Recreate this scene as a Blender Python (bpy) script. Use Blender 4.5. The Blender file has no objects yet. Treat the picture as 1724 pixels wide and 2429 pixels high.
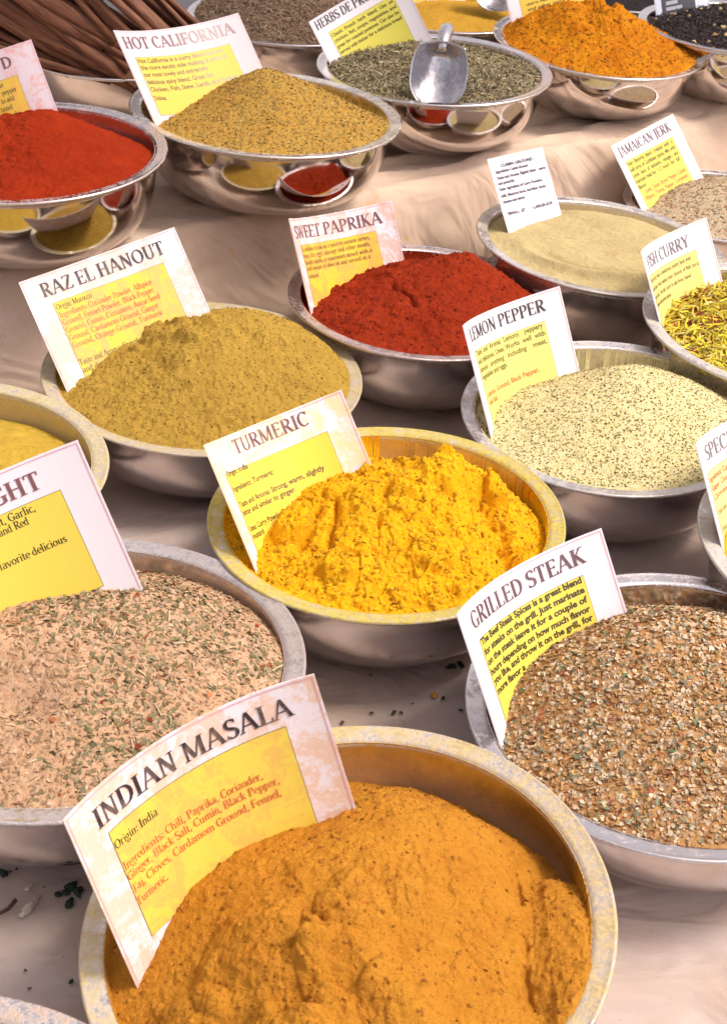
import bpy, math, random
import numpy as np
from mathutils import Matrix, Vector
R_=math.radians
rnd=random.Random(7); rng=np.random.default_rng(11)
scene=bpy.context.scene; col=scene.collection

# ------------------------------------------------------------ camera
CAM_H=0.58886; TILT=0.594394; ROLL=0.056014
cd=bpy.data.cameras.new('camera'); cam=bpy.data.objects.new('camera',cd); col.objects.link(cam)
fw=Vector((0,math.cos(TILT),-math.sin(TILT))); up=Vector((0,math.sin(TILT),math.cos(TILT))); rt=Vector((1,0,0))
c_,s_=math.cos(ROLL),math.sin(ROLL)
cx=rt*c_+up*s_; cy=-rt*s_+up*c_
M=Matrix((cx,cy,-fw)).transposed().to_4x4(); M.translation=Vector((0,0,CAM_H)); cam.matrix_world=M
cd.sensor_fit='VERTICAL'; cd.sensor_height=24; cd.lens=24*3300/2429
cd.clip_start=.02; cd.clip_end=200
cd.dof.use_dof=True; cd.dof.focus_distance=1.0; cd.dof.aperture_fstop=20.0
scene.camera=cam
# ------------------------------------------------------------ light
SUN_EL,SUN_AZ=R_(60),R_(92)      # azimuth clockwise from +Y (soft light from the right)
w=bpy.data.worlds.new('World'); scene.world=w; w.use_nodes=True
nt=w.node_tree; bg=nt.nodes['Background']; sky=nt.nodes.new('ShaderNodeTexSky'); sky.sky_type='NISHITA'
sky.sun_disc=False; sky.sun_elevation=SUN_EL; sky.sun_rotation=SUN_AZ; sky.air_density=1.0; sky.dust_density=4.0; sky.ozone_density=.6
hs=nt.nodes.new('ShaderNodeHueSaturation'); hs.inputs['Saturation'].default_value=.28       # a milky overcast sky
mu=nt.nodes.new('ShaderNodeMix'); mu.data_type='RGBA'; mu.blend_type='MULTIPLY'; mu.inputs[0].default_value=1; mu.inputs[7].default_value=(1.0,.90,.90,1)
nt.links.new(sky.outputs[0],hs.inputs['Color']); nt.links.new(hs.outputs[0],mu.inputs[6]); nt.links.new(mu.outputs[2],bg.inputs[0]); bg.inputs[1].default_value=.145
sd=bpy.data.lights.new('sun','SUN'); sun=bpy.data.objects.new('sun',sd); col.objects.link(sun)
sd.energy=1.5; sd.angle=R_(14); sd.color=(1,.92,.82)
sun.rotation_euler=(R_(90)-SUN_EL,0,math.pi-SUN_AZ)
scene.view_settings.view_transform='Standard'; scene.view_settings.look='None'; scene.view_settings.exposure=.78; scene.view_settings.gamma=1

# ------------------------------------------------------------ node helper
class N:
    def __init__(s,name):
        s.m=bpy.data.materials.new(name); s.m.use_nodes=True; s.t=s.m.node_tree; s.b=s.t.nodes['Principled BSDF']; s.co=None
    def n(s,ty,ins=None,**kw):
        o=s.t.nodes.new('ShaderNode'+ty)
        for k,v in kw.items(): setattr(o,k,v)
        for k,v in (ins or {}).items(): s.set(o.inputs[k],v)
        return o
    def set(s,i,v):
        if isinstance(v,bpy.types.NodeSocket): s.t.links.new(v,i)
        else:
            if isinstance(v,(tuple,list)) and len(v)==3 and i.type=='RGBA': v=(*v,1)
            i.default_value=v
    def obj(s):
        if not s.co: s.co=s.n('TexCoord').outputs['Object']
        return s.co
    def noise(s,sc,det=3,rough=.55,off=0,dist=0):
        v=s.obj()
        if off: v=s.n('VectorMath',{0:v,1:(off,off*1.7,off*.3)},operation='ADD').outputs[0]
        return s.n('TexNoise',{'Vector':v,'Scale':sc,'Detail':det,'Roughness':rough,'Distortion':dist}).outputs[0]
    def voro(s,sc,feature='F1',out=0,rand=1):
        return s.n('TexVoronoi',{'Vector':s.obj(),'Scale':sc,'Randomness':rand},feature=feature).outputs[out]
    def ramp(s,f,a,b):
        return s.n('MapRange',{0:f,1:a,2:b},clamp=True).outputs[0]
    def mix(s,f,a,b,mode='MIX'):
        o=s.n('Mix',data_type='RGBA',blend_type=mode); s.set(o.inputs[0],f); s.set(o.inputs[6],a); s.set(o.inputs[7],b); return o.outputs[2]
    def math(s,op,a,b=0.):
        return s.n('Math',{0:a,1:b},operation=op).outputs[0]
    def bump(s,h,st,d,nrm=None):
        o=s.n('Bump',{'Height':h,'Strength':st,'Distance':d})
        if nrm is not None: s.set(o.inputs['Normal'],nrm)
        return o.outputs[0]
    def P(s,**k):
        for a,v in k.items(): s.set(s.b.inputs[a.replace('_',' ')],v)
        return s.m

PK=.82
def m_powder(name,c1,c2,dark,scale=900,fleck=None,rough=.95,bump=.6,coarse=None):
    c1,c2,dark=[tuple(min(.93,x*PK*1.2) for x in c) for c in (c1,c2,dark)]
    o=N(name)
    a=o.noise(38,4,.6); b=o.noise(scale,2,.7,3)
    c=o.mix(o.ramp(a,.35,.65),c1,c2)
    c=o.mix(o.math('MULTIPLY',o.ramp(b,.60,.76),.30),c,dark)
    c=o.mix(o.math('MULTIPLY',o.ramp(o.noise(75,4,.7,51),.56,.70),.40),c,dark)
    g=o.noise(scale*.45,3,.75,9)
    c=o.mix(o.math('MULTIPLY',o.ramp(g,.56,.66),.45),c,dark)
    c=o.mix(o.math('MULTIPLY',o.ramp(b,.42,.3),.35),c,tuple(min(1,x*1.25+.03) for x in c1))
    if fleck:
        for (fc,sc,th) in fleck:
            v=o.n('TexVoronoi',{'Vector':o.obj(),'Scale':sc}); r=o.n('SeparateColor',{0:v.outputs['Color']}).outputs[0]
            near=o.ramp(v.outputs['Distance'],.5,.4)
            c=o.mix(o.math('MULTIPLY',o.math('GREATER_THAN',r,th),near),c,fc)
    h=o.math('ADD',o.noise(scale*.6,4,.85,5),o.math('MULTIPLY',o.noise(scale*.18,4,.75,7),1.6))
    return o.P(Base_Color=c,Roughness=rough,Normal=o.bump(h,min(1,bump*1.15),.0019),Specular_IOR_Level=.04)

def m_steel(name,dust,amt,wall=None,wall_amt=.3,wr=.22):
    """brushed stainless steel with spice dust lying on rim and wall; wall zone = radius well inside the flange"""
    o=N(name)
    sp=o.n('SeparateXYZ',{0:o.obj()})
    n1=o.noise(55,7,.78,2); n2=o.noise(420,3,.7,5); n3=o.noise(9,4,.6,11)
    geo=o.n('NewGeometry'); nz=o.n('SeparateXYZ',{0:geo.outputs['Normal']}).outputs[2]
    upf=o.ramp(nz,-.05,.3)
    k=o.math('ADD',n1,o.math('MULTIPLY',n2,.55))
    mask=o.math('MULTIPLY',o.ramp(k,.92-.46*amt,1.20-.46*amt),upf)
    stain=o.ramp(n3,.42,.66)
    steel=o.mix(stain,(.66,.62,.61),(.54,.47,.43))
    wmask=o.math('MULTIPLY',o.ramp(o.noise(14,5,.65,21),.62-.5*wall_amt,.78-.5*wall_amt),o.math('MULTIPLY',o.ramp(sp.outputs[2],-.001,-.012),upf))
    wc=wall or dust
    base=o.mix(o.math('MULTIPLY',wmask,.85),steel,wc)
    dv=o.mix(o.ramp(n2,.35,.6),tuple(x*.6 for x in dust),tuple(x*.92 for x in dust))
    base=o.mix(mask,base,dv)
    cov=o.math('MAXIMUM',mask,o.math('MULTIPLY',wmask,.75))
    met=o.math('SUBTRACT',1,cov)
    pol=1 if wr>.1 else .1
    ro=o.math('ADD',o.math('ADD',wr,o.math('MULTIPLY',stain,.16*pol)),o.math('ADD',o.math('MULTIPLY',cov,.5),o.math('MULTIPLY',upf,.10)))
    pol=1 if wr>.1 else .02
    scr=o.n('TexNoise',{'Vector':o.n('VectorMath',{0:o.obj(),1:(1,1,14)},operation='MULTIPLY').outputs[0],'Scale':60,'Detail':5,'Roughness':.7}).outputs[0]
    bm=o.bump(o.math('ADD',o.math('MULTIPLY',mask,n2),o.math('MULTIPLY',scr,.05)),.35*pol,.0012)
    bm=o.bump(o.noise(16,2,.5,41),.10,.004,bm)
    return o.P(Base_Color=base,Metallic=met,Roughness=ro,Normal=bm)

def m_vcol(name,rough=.8,bump=.3,sc=1500):
    o=N(name); a=o.n('Attribute',attribute_name='Col').outputs['Color']
    c=o.mix(o.ramp(o.noise(sc,2,.6),.3,.7),a,o.mix(1.0,a,(.7,.66,.6),'MULTIPLY'))
    return o.P(Base_Color=c,Roughness=rough,Specular_IOR_Level=.25)

def m_paper(name,c,stain=None,amt=0.,sc=30,low=True,gloss=.5):
    """laminated print; spice smudges with their own ragged outline"""
    o=N(name); base=c
    if stain:
        n=o.math('ADD',o.noise(sc,6,.72,4,1.2),o.math('MULTIPLY',o.noise(sc*9,3,.7,8),.35))
        f=o.ramp(n,.86-.45*amt,.97-.45*amt)
        f2=o.ramp(o.noise(sc*14,2,.6,3),.66,.7)
        sp=o.math('MULTIPLY',f2,.6*min(1,amt*1.4))
        tint=tuple(a_*(.45+.55*min(1,x*1.25)) if a_>.5 else a_ for a_,x in zip(c,stain)); tint=tuple(t_*.40+x*.60 for t_,x in zip(tint,stain))
        base=o.mix(o.math('MULTIPLY',f,.35+.5*amt),tuple(c),tint)
        base=o.mix(sp,base,tuple(stain))
    return o.P(Base_Color=base,Roughness=gloss,Specular_IOR_Level=.2,Normal=o.bump(o.noise(60,3,.5),.12,.002))

def m_plain(name,c,rough=.6,**k):
    o=N(name); b=o.noise(200,3,.6)
    return o.P(Base_Color=o.mix(o.ramp(b,.3,.7),c,tuple(x*.8 for x in c)),Roughness=rough,**k)

# ------------------------------------------------------------ mesh helpers
def mesh(name,V,Fc,mat=None,smooth=True,cols=None):
    me=bpy.data.meshes.new(name); V=np.asarray(V,np.float32)
    if isinstance(Fc,np.ndarray):
        k=Fc.shape[1]; nF=len(Fc); me.vertices.add(len(V)); me.vertices.foreach_set('co',V.ravel())
        me.loops.add(nF*k); me.loops.foreach_set('vertex_index',Fc.astype(np.int32).ravel())
        me.polygons.add(nF); me.polygons.foreach_set('loop_start',np.arange(0,nF*k,k,dtype=np.int32))
        me.update(calc_edges=True); me.validate()
    else: me.from_pydata([tuple(map(float,v)) for v in V],[],[tuple(f) for f in Fc]); me.update()
    if smooth: me.polygons.foreach_set('use_smooth',np.ones(len(me.polygons),bool))
    if cols is not None:
        at=me.color_attributes.new('Col','FLOAT_COLOR','POINT'); a=np.ones((len(V),4),np.float32); a[:,:3]=cols; at.data.foreach_set('color',a.ravel())
    if mat: me.materials.append(mat)
    return me
def link(name,me,parent=None,label=None,cat=None,group=None,kind=None):
    o=bpy.data.objects.new(name,me); col.objects.link(o)
    if parent: o.parent=parent
    for k,v in (('label',label),('category',cat),('group',group),('kind',kind)):
        if v: o[k]=v
    return o
def thing(name,loc,label,cat,group=None,rot=None):
    o=link(name,None,None,label,cat,group); o.location=loc
    if rot is not None: o.rotation_mode='QUATERNION'; o.rotation_quaternion=rot
    return o
def join(parts):
    V=[];F=[];k=0
    for v,f in parts:
        V.append(np.asarray(v,float)); F+= [tuple(i+k for i in q) for q in f]; k+=len(v)
    return np.concatenate(V),F
def tube(path,rad,seg=8,cap=True):
    path=np.asarray(path,float); n=len(path); rad=np.broadcast_to(rad,(n,)); V=[];F=[]
    for i in range(n):
        t=path[min(i+1,n-1)]-path[max(i-1,0)]; t/=np.linalg.norm(t)+1e-12
        a=np.cross(t,[0,0,1.]); 
        if np.linalg.norm(a)<.05: a=np.cross(t,[0,1.,0])
        a/=np.linalg.norm(a); b=np.cross(t,a)
        for j in range(seg):
            th=2*math.pi*j/seg; V.append(path[i]+rad[i]*(math.cos(th)*a+math.sin(th)*b))
    for i in range(n-1):
        for j in range(seg):
            F.append((i*seg+j,i*seg+(j+1)%seg,(i+1)*seg+(j+1)%seg,(i+1)*seg+j))
    if cap: F.append(tuple(range(seg-1,-1,-1))); F.append(tuple((n-1)*seg+j for j in range(seg)))
    return V,F
def lathe(prof,seg=112):
    prof=np.asarray(prof); n=len(prof); th=np.linspace(0,2*np.pi,seg,endpoint=False)
    V=np.stack([np.outer(prof[:,0],np.cos(th)),np.outer(prof[:,0],np.sin(th)),np.repeat(prof[:,1:2],seg,1)],-1).reshape(-1,3)
    i=np.arange(n-1)[:,None]*seg; j=np.arange(seg)[None]; j2=(j+1)%seg
    return V,np.stack([i+j,i+j2,i+seg+j2,i+seg+j],-1).reshape(-1,4)

# numpy noise
def vnoise(x,y,seed):
    r=np.random.default_rng(seed); G=r.random((64,64)); xi=np.floor(x).astype(int); yi=np.floor(y).astype(int); fx=x-xi; fy=y-yi
    fx=fx*fx*fx*(fx*(fx*6-15)+10); fy=fy*fy*fy*(fy*(fy*6-15)+10)
    g=lambda a,b:G[a%64,b%64]
    return ((g(xi,yi)*(1-fx)+g(xi+1,yi)*fx)*(1-fy)+(g(xi,yi+1)*(1-fx)+g(xi+1,yi+1)*fx)*fy)*2-1
def fbm(x,y,sc,octv,seed,gain=.5,lac=2.07):
    s=0;a=1;t=0
    for o in range(octv):
        an=.6*o+seed; X=(x*math.cos(an)-y*math.sin(an))*sc+17.3*o; Y=(x*math.sin(an)+y*math.cos(an))*sc-9.1*o
        s=s+a*vnoise(X,Y,seed*13+o); t+=a; a*=gain; sc*=lac
    return s/t
def worley(x,y,sc,seed):
    r=np.random.default_rng(seed); P=r.random((64,64,3)); X=x*sc;Y=y*sc; xi=np.floor(X).astype(int); yi=np.floor(Y).astype(int)
    d1=np.full(x.shape,9.);d2=d1.copy();idv=np.zeros_like(d1)
    for a in(-1,0,1):
        for b in(-1,0,1):
            p=P[(xi+a)%64,(yi+b)%64]; d=np.hypot(xi+a+p[...,0]-X,yi+b+p[...,1]-Y)
            cl=d<d1; d2=np.where(cl,d1,np.minimum(d2,d)); idv=np.where(cl,p[...,2],idv); d1=np.where(cl,d,d1)
    return d1,d2,idv

# ------------------------------------------------------------ bowls
# x, y, rim height, rim radius, rim tilt (normal x,y), depth
BW={'IM':[0.0029,0.4887,0.0023,0.1407,-0.1229,-0.0193,0.0873],'HC':[-0.1504,1.7329,0.0178,0.1714,0.0443,0.0134,0.1028],'CAY':[-0.4087,1.5331,0.0238,0.1623,-0.0095,-0.012,0.1088],'HDP':[0.0649,1.9853,0.0103,0.1673,0.0017,-0.0066,0.0953],'ORG':[0.3191,2.1815,0.0044,0.1626,0.0519,-0.0326,0.0894],'CUM':[0.236,1.3926,0.0074,0.134,0.066,0.019,0.0924],'PAP':[0.0466,1.2516,-0.0013,0.1329,0.0307,0.0132,0.0837],'LEM':[0.2093,1.048,-0.0026,0.1308,-0.0305,-0.0128,0.0824],'TUR':[0.0174,0.8746,-0.005,0.1356,-0.0304,0.0201,0.08],'RAZ':[-0.1483,1.0873,-0.0073,0.1413,0.0364,0.003,0.0777],'YEL':[-0.3433,0.8913,0.0052,0.1455,0.017,0.0349,0.0902],'GHT':[-0.1838,0.6834,-0.0026,0.1527,-0.0179,0.0723,0.0824],'GRI':[0.2123,0.6868,-0.0093,0.1401,-0.0674,0.0116,0.0757],'FIS':[0.4008,1.1926,0.0192,0.1489,0.0122,0.0072,0.1042],'SPE':[0.3896,0.8468,0.0111,0.1414,-0.0057,0.0146,0.0961],'JAM':[0.4042,1.5933,-0.0178,0.1159,0,0,0.0672],'BLK':[0.5497,2.2821,0.0159,0.1577,0,0,0.1009],'DRK':[0.4082,2.5835,-0.0089,0.1523,0,0,0.0761],'YC':[0.1033,2.3943,-0.0102,0.1496,0,0,0.0748],'BRN':[-0.1503,2.2407,0.0049,0.1696,0,0,0.0899],'CIN':[-0.3803,2.0532,-0.0034,0.1631,0,0,0.0816],'COR':[-0.183,0.2855,-0.0044,0.1466,0,0,0.0806]}
TABLE=-.088
# the back rows stand on a raised step under the cloth, nearer and higher than the front rows
UPPER=('HC','CAY','HDP','ORG','BLK','DRK','YC','BRN','CIN'); US=.82; STEP=CAM_H-(CAM_H-TABLE)*US
for k_ in UPPER:
    b_=BW[k_]; b_[0]*=US; b_[1]*=US; b_[2]=CAM_H+(b_[2]-CAM_H)*US; b_[3]*=US; b_[6]*=US
def frame(k):
    b=BW[k]; q=Vector((0,0,1)).rotation_difference(Vector((b[4],b[5],1)).normalized())
    return Vector(b[:3]),q
PW=2.7
def wallz(r,R,D):
    """inner wall height at radius r (metres, local)"""
    a=.30*R; c=.605*R; t=np.clip((np.asarray(r)-a)/c,0,1); return -D*.985*np.power(1-t**PW,1/PW)
def bowl(key,label,dust,amt,wall=None,wall_amt=.3,wr=.16):
    b=BW[key]; R,D=b[3],b[6]; loc,q=frame(key)
    root=thing('steel_bowl',loc,label,'bowl','steel bowls of spices on the cloth',q)
    mat=m_steel('steel_'+key.lower(),dust,amt,wall,wall_amt,wr)
    t=np.linspace(0,np.pi/2,40); rr=.30*R+.605*R*np.cos(t)**(2/PW)
    wall_in=[(r,z) for r,z in zip(rr,-D*.985*np.sin(t)**(2/PW))]
    th=.0011
    inn=[(0.0005,-D*.985)]+wall_in[::-1]
    out=[(r+th,z-th*.4) for r,z in wall_in]+[(.28*R,-D-.0012),(.0005,-D-.0012)]
    V,F=lathe(inn); V2,F2=lathe([(inn[-1][0],inn[-1][1])]+out)
    V=np.concatenate([V,V2]); F=np.concatenate([F,F2+len(inn)*112])
    link('body',mesh('bowl_body',V,F,mat),root)
    r0=.905*R
    lip=[(r0-.0002,-.0035),(r0,-.0008),(r0+.0012,.0007),(.93*R,.0012),(.965*R,.0014),(.985*R,.0018)]
    bead=[(R+.0018*math.cos(a)-.0018,.0003+.0018*math.sin(a)) for a in np.linspace(1.4,-2.2,9)]
    under=[(.975*R,-.0008),(.93*R,-.0004),(r0+.002,-.0012),(r0+.0012,-.0035)]
    V,F=lathe(lip+bead+under+[lip[0]],128)
    link('rim',mesh('bowl_rim',V,F,mat),root)
    return root

# ------------------------------------------------------------ heaps
def tps(P,Z,X,Y,lam=1e-3):
    P=np.asarray(P,float); n=len(P)
    def U(r2): return .5*r2*np.log(r2+1e-12)
    K=U(((P[:,None]-P[None])**2).sum(-1))+lam*np.eye(n); A=np.zeros((n+3,n+3)); A[:n,:n]=K; A[:n,n]=1; A[:n,n+1:]=P; A[n,:n]=1; A[n+1:,:n]=P.T
    s=np.linalg.solve(A,np.concatenate([Z,np.zeros(3)])); out=s[n]+s[n+1]*X+s[n+2]*Y
    for i in range(n): out=out+s[i]*U((X-P[i,0])**2+(Y-P[i,1])**2)
    return out
def clumps(x,y,m,amp,seed,sc=(60,140)):
    wx=x+.003*fbm(x,y,80,2,seed); wy=y+.003*fbm(x,y,80,2,seed+9); d=0
    for k,q in enumerate(sc):
        a,b,i=worley(wx,wy,q,seed+k); d=d+(i-.4)*np.clip((b-a)*4,0,1)/(1+1.1*k)
    return amp*m*d
class Heap:
    def __init__(s,key,edge,pts,res=240,style='powder',amp=1.,seed=1,extra=None):
        b=BW[key]; s.R,s.D=b[3],b[6]; R=s.R; s.key=key
        P=[];Z=[]
        for i,e in enumerate(edge):
            a=i*math.pi/4; P.append((.9*math.cos(a),.9*math.sin(a))); Z.append(e)
            P.append((.9*math.cos(a+.39),.9*math.sin(a+.39))); Z.append((e+edge[(i+1)%8])/2)
        for p in pts: P.append(p[:2]); Z.append(p[2])
        L=np.linspace(-.93,.93,res); X,Y=np.meshgrid(L,L,indexing='ij')
        h=tps(P,np.array(Z),X,Y,3e-3)*R
        x=X*R; y=Y*R; A=.001*amp
        rr=np.hypot(X,Y); soft=np.clip((.95-rr)/.12,.25,1)
        if style=='powder':
            d=A*2.2*fbm(x,y,22,3,seed)+A*1.1*fbm(x,y,90,3,seed+1)
            f=fbm(x,y,240,2,seed+2); d+=A*.55*np.abs(f)*1.5
            d1,d2,iv=worley(x+.003*vnoise(x*90,y*90,seed),y+.003*vnoise(x*90+5,y*90,seed),70,seed+3)
            cl=np.clip(fbm(x,y,16,2,seed+5)*2.2-.1,0,1)
            d+=A*2.6*cl*(iv-.4)*np.clip((d2-d1)*5,0,1)
            d1,d2,iv=worley(x,y,260,seed+6); d+=A*.7*(iv-.4)*np.clip((d2-d1)*4,0,1)
        elif style=='cake':
            wx=x+.004*fbm(x,y,70,2,seed); wy=y+.004*fbm(x,y,70,2,seed+9)
            d=A*3.0*fbm(x,y,26,3,seed)
            d1,d2,iv=worley(wx,wy*.7,42,seed+1); d+=A*6.0*(iv-.45)*np.clip((d2-d1)*9,0,1)
            d1,d2,iv=worley(wx,wy,95,seed+2); d+=A*3.2*(iv-.45)*np.clip((d2-d1)*8,0,1)
            d1,d2,iv=worley(x,y,230,seed+3); d+=A*1.1*(iv-.45)*np.clip((d2-d1)*4,0,1)
            d+=A*.8*fbm(x,y,400,2,seed+4)
        elif style=='smooth':
            d=A*1.2*fbm(x,y,25,3,seed)+A*.35*fbm(x,y,220,3,seed+2)
        else: # coarse
            d=A*1.8*fbm(x,y,22,3,seed); d1,d2,iv=worley(x,y,330,seed+1); d+=A*.9*(iv-.5)+A*.6*fbm(x,y,500,2,seed+4)
        h=h+d*soft
        if extra: h=extra(X,Y,x,y,h,R)
        wz=wallz(rr*R,R,s.D)
        h=np.where(rr>.9,h-np.maximum(h-.0010,0)*np.clip((rr-.9)/.018,0,1),h); s.vis=(h>wz)&(rr<.90)
        hc=h; hc=np.where((rr>=.9)&(key in OVER),np.clip(h,.0,.0035),hc)
        s.h=hc; s.L=L*R; s.res=res; s.x=x; s.y=y; s.rr=rr; s.wz=wz
        keepv=((h>wz)&(rr<.918))
        if key in OVER: keepv|=(rr<.93)&(h>.0022)&(fbm(x,y,60,3,seed+8)>OVER[key])
        s.keepv=keepv
        i,j=np.meshgrid(np.arange(res-1),np.arange(res-1),indexing='ij'); a=i*res+j
        F=np.stack([a,a+res,a+res+1,a+1],-1).reshape(-1,4); kv=keepv.ravel(); F=F[kv[F].any(1)]
        V=np.stack([x,y,hc],-1).reshape(-1,3)
        used=np.unique(F); mp=np.zeros(len(V),int); mp[used]=np.arange(len(used)); s.V=V[used]; s.F=mp[F]
    def make(s,name,mat,label,cat='heap'):
        loc,q=frame(s.key); o=link(name,mesh(name,s.V,s.F,mat),None,label,cat,'heaps of spice in the steel bowls'); o.location=loc; o.rotation_mode='QUATERNION'; o.rotation_quaternion=q
        s.o=o; return o
    def at(s,X,Y):
        u=(X-s.L[0])/(s.L[1]-s.L[0]); v=(Y-s.L[0])/(s.L[1]-s.L[0]); i=np.clip(u.astype(int),0,s.res-2); j=np.clip(v.astype(int),0,s.res-2); fu=u-i;fv=v-j; h=s.h
        z=h[i,j]*(1-fu)*(1-fv)+h[i+1,j]*fu*(1-fv)+h[i,j+1]*(1-fu)*fv+h[i+1,j+1]*fu*fv
        e=s.L[1]-s.L[0]; k=2; gx=(h[np.clip(i+k,0,s.res-1),j]-h[np.clip(i-k,0,s.res-1),j])/(2*k*e); gy=(h[i,np.clip(j+k,0,s.res-1)]-h[i,np.clip(j-k,0,s.res-1)])/(2*k*e)
        ok=s.keepv[i,j]&s.keepv[i+1,j+1]
        return z,gx,gy,ok
    def sample(s,n,seed):
        r=np.random.default_rng(seed); out=[];X=r.uniform(-.9,.9,n*2)*s.R; Y=r.uniform(-.9,.9,n*2)*s.R; z,gx,gy,ok=s.at(X,Y)
        k=np.where(ok)[0][:n]; return X[k],Y[k],z[k],gx[k],gy[k]
    def bits(s,name,mat,n,shape,size,pal,seed=1,tilt=.5,lift=.3,region=None,label=None):
        """n loose pieces lying on the heap; shape flake|seed|stick|leaf, size=(min,max) metres, pal=[(rgb,weight)]"""
        r=np.random.default_rng(seed*7+3); X,Y,Z,gx,gy=s.sample(n,seed)
        if region is not None:
            k=region(X/s.R,Y/s.R,r); X,Y,Z,gx,gy=X[k],Y[k],Z[k],gx[k],gy[k]
        n=len(X); nor=np.stack([-gx,-gy,np.ones(n)],1)+r.normal(0,tilt,(n,3)); nor/=np.linalg.norm(nor,axis=1)[:,None]
        t=r.normal(size=(n,3)); t-=nor*(t*nor).sum(1)[:,None]; t/=np.linalg.norm(t,axis=1)[:,None]; bt=np.cross(nor,t)
        S=r.uniform(*size,n)
        T={'flake':([(-.5,-.32,0),(.1,-.5,.06),(.55,-.05,.0),(.3,.45,.08),(-.35,.42,.02)],[(0,1,2),(0,2,3),(0,3,4)]),
           'seed':([(-.5,0,0),(-.2,-.42,0),(.28,-.36,0),(.5,.04,0),(.2,.42,0),(-.3,.36,0),(0,0,.26)],[(0,1,6),(1,2,6),(2,3,6),(3,4,6),(4,5,6),(5,0,6)]),
           'husk':([(-.5,0,0.1),(-.2,-.42,.12),(.28,-.36,.1),(.5,.04,.14),(.2,.42,.1),(-.3,.36,.12),(0,0,-.08)],[(0,1,6),(1,2,6),(2,3,6),(3,4,6),(4,5,6),(5,0,6)]),
           'stick':([(-.5,-.05,0),(-.5,.05,.0),(.0,.06,.1),(.0,-.05,.1),(.5,.05,0),(.5,-.04,0),(0,0,.17)],[(0,3,6),(0,6,1),(1,6,2),(3,5,6),(6,5,4),(6,4,2)]),
           'leaf':([(-.5,0,0),(-.1,-.2,.1),(.5,0,0),(-.1,.2,.1),(0,0,.0)],[(0,1,4),(1,2,4),(2,3,4),(3,0,4)]),
           'lump':([(-.5,-.1,0),(0,-.5,.0),(.5,.1,0),(.05,.5,0),(-.15,-.15,.4),(.2,.1,.35)],[(0,1,4),(1,2,5),(1,5,4),(2,3,5),(3,0,4),(3,4,5)])}[shape]
        tv=np.array(T[0]); tf=np.array(T[1]); jit=1+r.normal(0,.14,(n,len(tv),3)); L=tv[None]*jit*S[:,None,None]
        V=L[...,0:1]*t[:,None]+L[...,1:2]*bt[:,None]+L[...,2:3]*nor[:,None]+np.stack([X,Y,Z],1)[:,None]+nor[:,None]*(S*lift)[:,None,None]*r.uniform(.2,1,(n,1,1))
        F=(tf[None]+(np.arange(n)*len(tv))[:,None,None]).reshape(-1,3)
        wts=np.array([p[1] for p in pal],float); wts/=wts.sum(); ci=r.choice(len(pal),n,p=wts); C=PK*np.array([p[0] for p in pal])[ci]*r.uniform(.75,1.2,(n,1))
        o=link(name,mesh(name,V.reshape(-1,3),F,mat,False,np.repeat(C,len(tv),0)),s.o,label,None,None,'stuff'); return o
OVER={'RAZ':-.2,'IM':.6,'TUR':.5,'ORG':.2,'LEM':.35,'PAP':.3,'YC':.5,'HC':.2}

# ------------------------------------------------------------ cards
CARD={'IM':[-0.0871,0.5161,0.1019,-0.1797,-0.2472,0.6254,-0.6664,0.15],'GHT':[-0.2457,0.7079,0.112,-0.2547,-0.3216,0.4985,-0.361,0.15],'TUR':[-0.0858,0.9096,0.0487,-0.6225,-0.2443,0.7777,-1.0596,0.15],'RAZ':[-0.2441,1.1235,0.084,-0.5625,-0.3293,0.5598,-0.1236,0.15],'PAP':[-0.0547,1.3125,0.0564,-0.5217,-0.1,0.7965,-0.9433,0.15],'LEM':[0.104,1.1097,0.0608,-0.4674,-0.1486,0.8759,-0.7738,0.15],'HC':[-0.2751,1.7889,0.0997,-0.7213,-0.2591,0.7438,-0.3452,0.195],'HDP':[-0.057,2.0309,0.0912,-0.2184,-0.5025,0.3419,-0.4124,0.15],'CUM':[0.1408,1.4592,0.0782,-0.5714,-0.1818,0.7268,-0.0,0.085],'JAM':[0.3062,1.6506,0.0476,-0.5961,-0.3673,0.7804,-0.1429,0.13],'FIS':[0.2686,1.2702,0.0676,-0.4764,-0.1858,0.9584,-0.69,0.15],'SPE':[0.2702,0.9306,0.0596,-0.545,-0.139,0.87,-0.7005,0.15],'GRI':[0.0988,0.7419,0.048,-0.4962,-0.2227,0.7674,-0.7501,0.15],'CAY':[-0.4758,1.5823,0.1076,-0.2605,-0.3673,-0.0071,0.4484,0.15],'ORG':[0.2323,2.2575,0.0999,-0.3322,-0.273,0.3438,0.08,0.15],'BLK':[0.4676,2.3747,0.0599,-0.3335,-0.1707,0.4988,0.3046,0.11],
'YC':[0.03,2.50,0.075,-.35,-.2,.4,0,.15],'BRN':[-.03,2.33,.16,-.3,-.2,.4,0,.15]}
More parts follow.
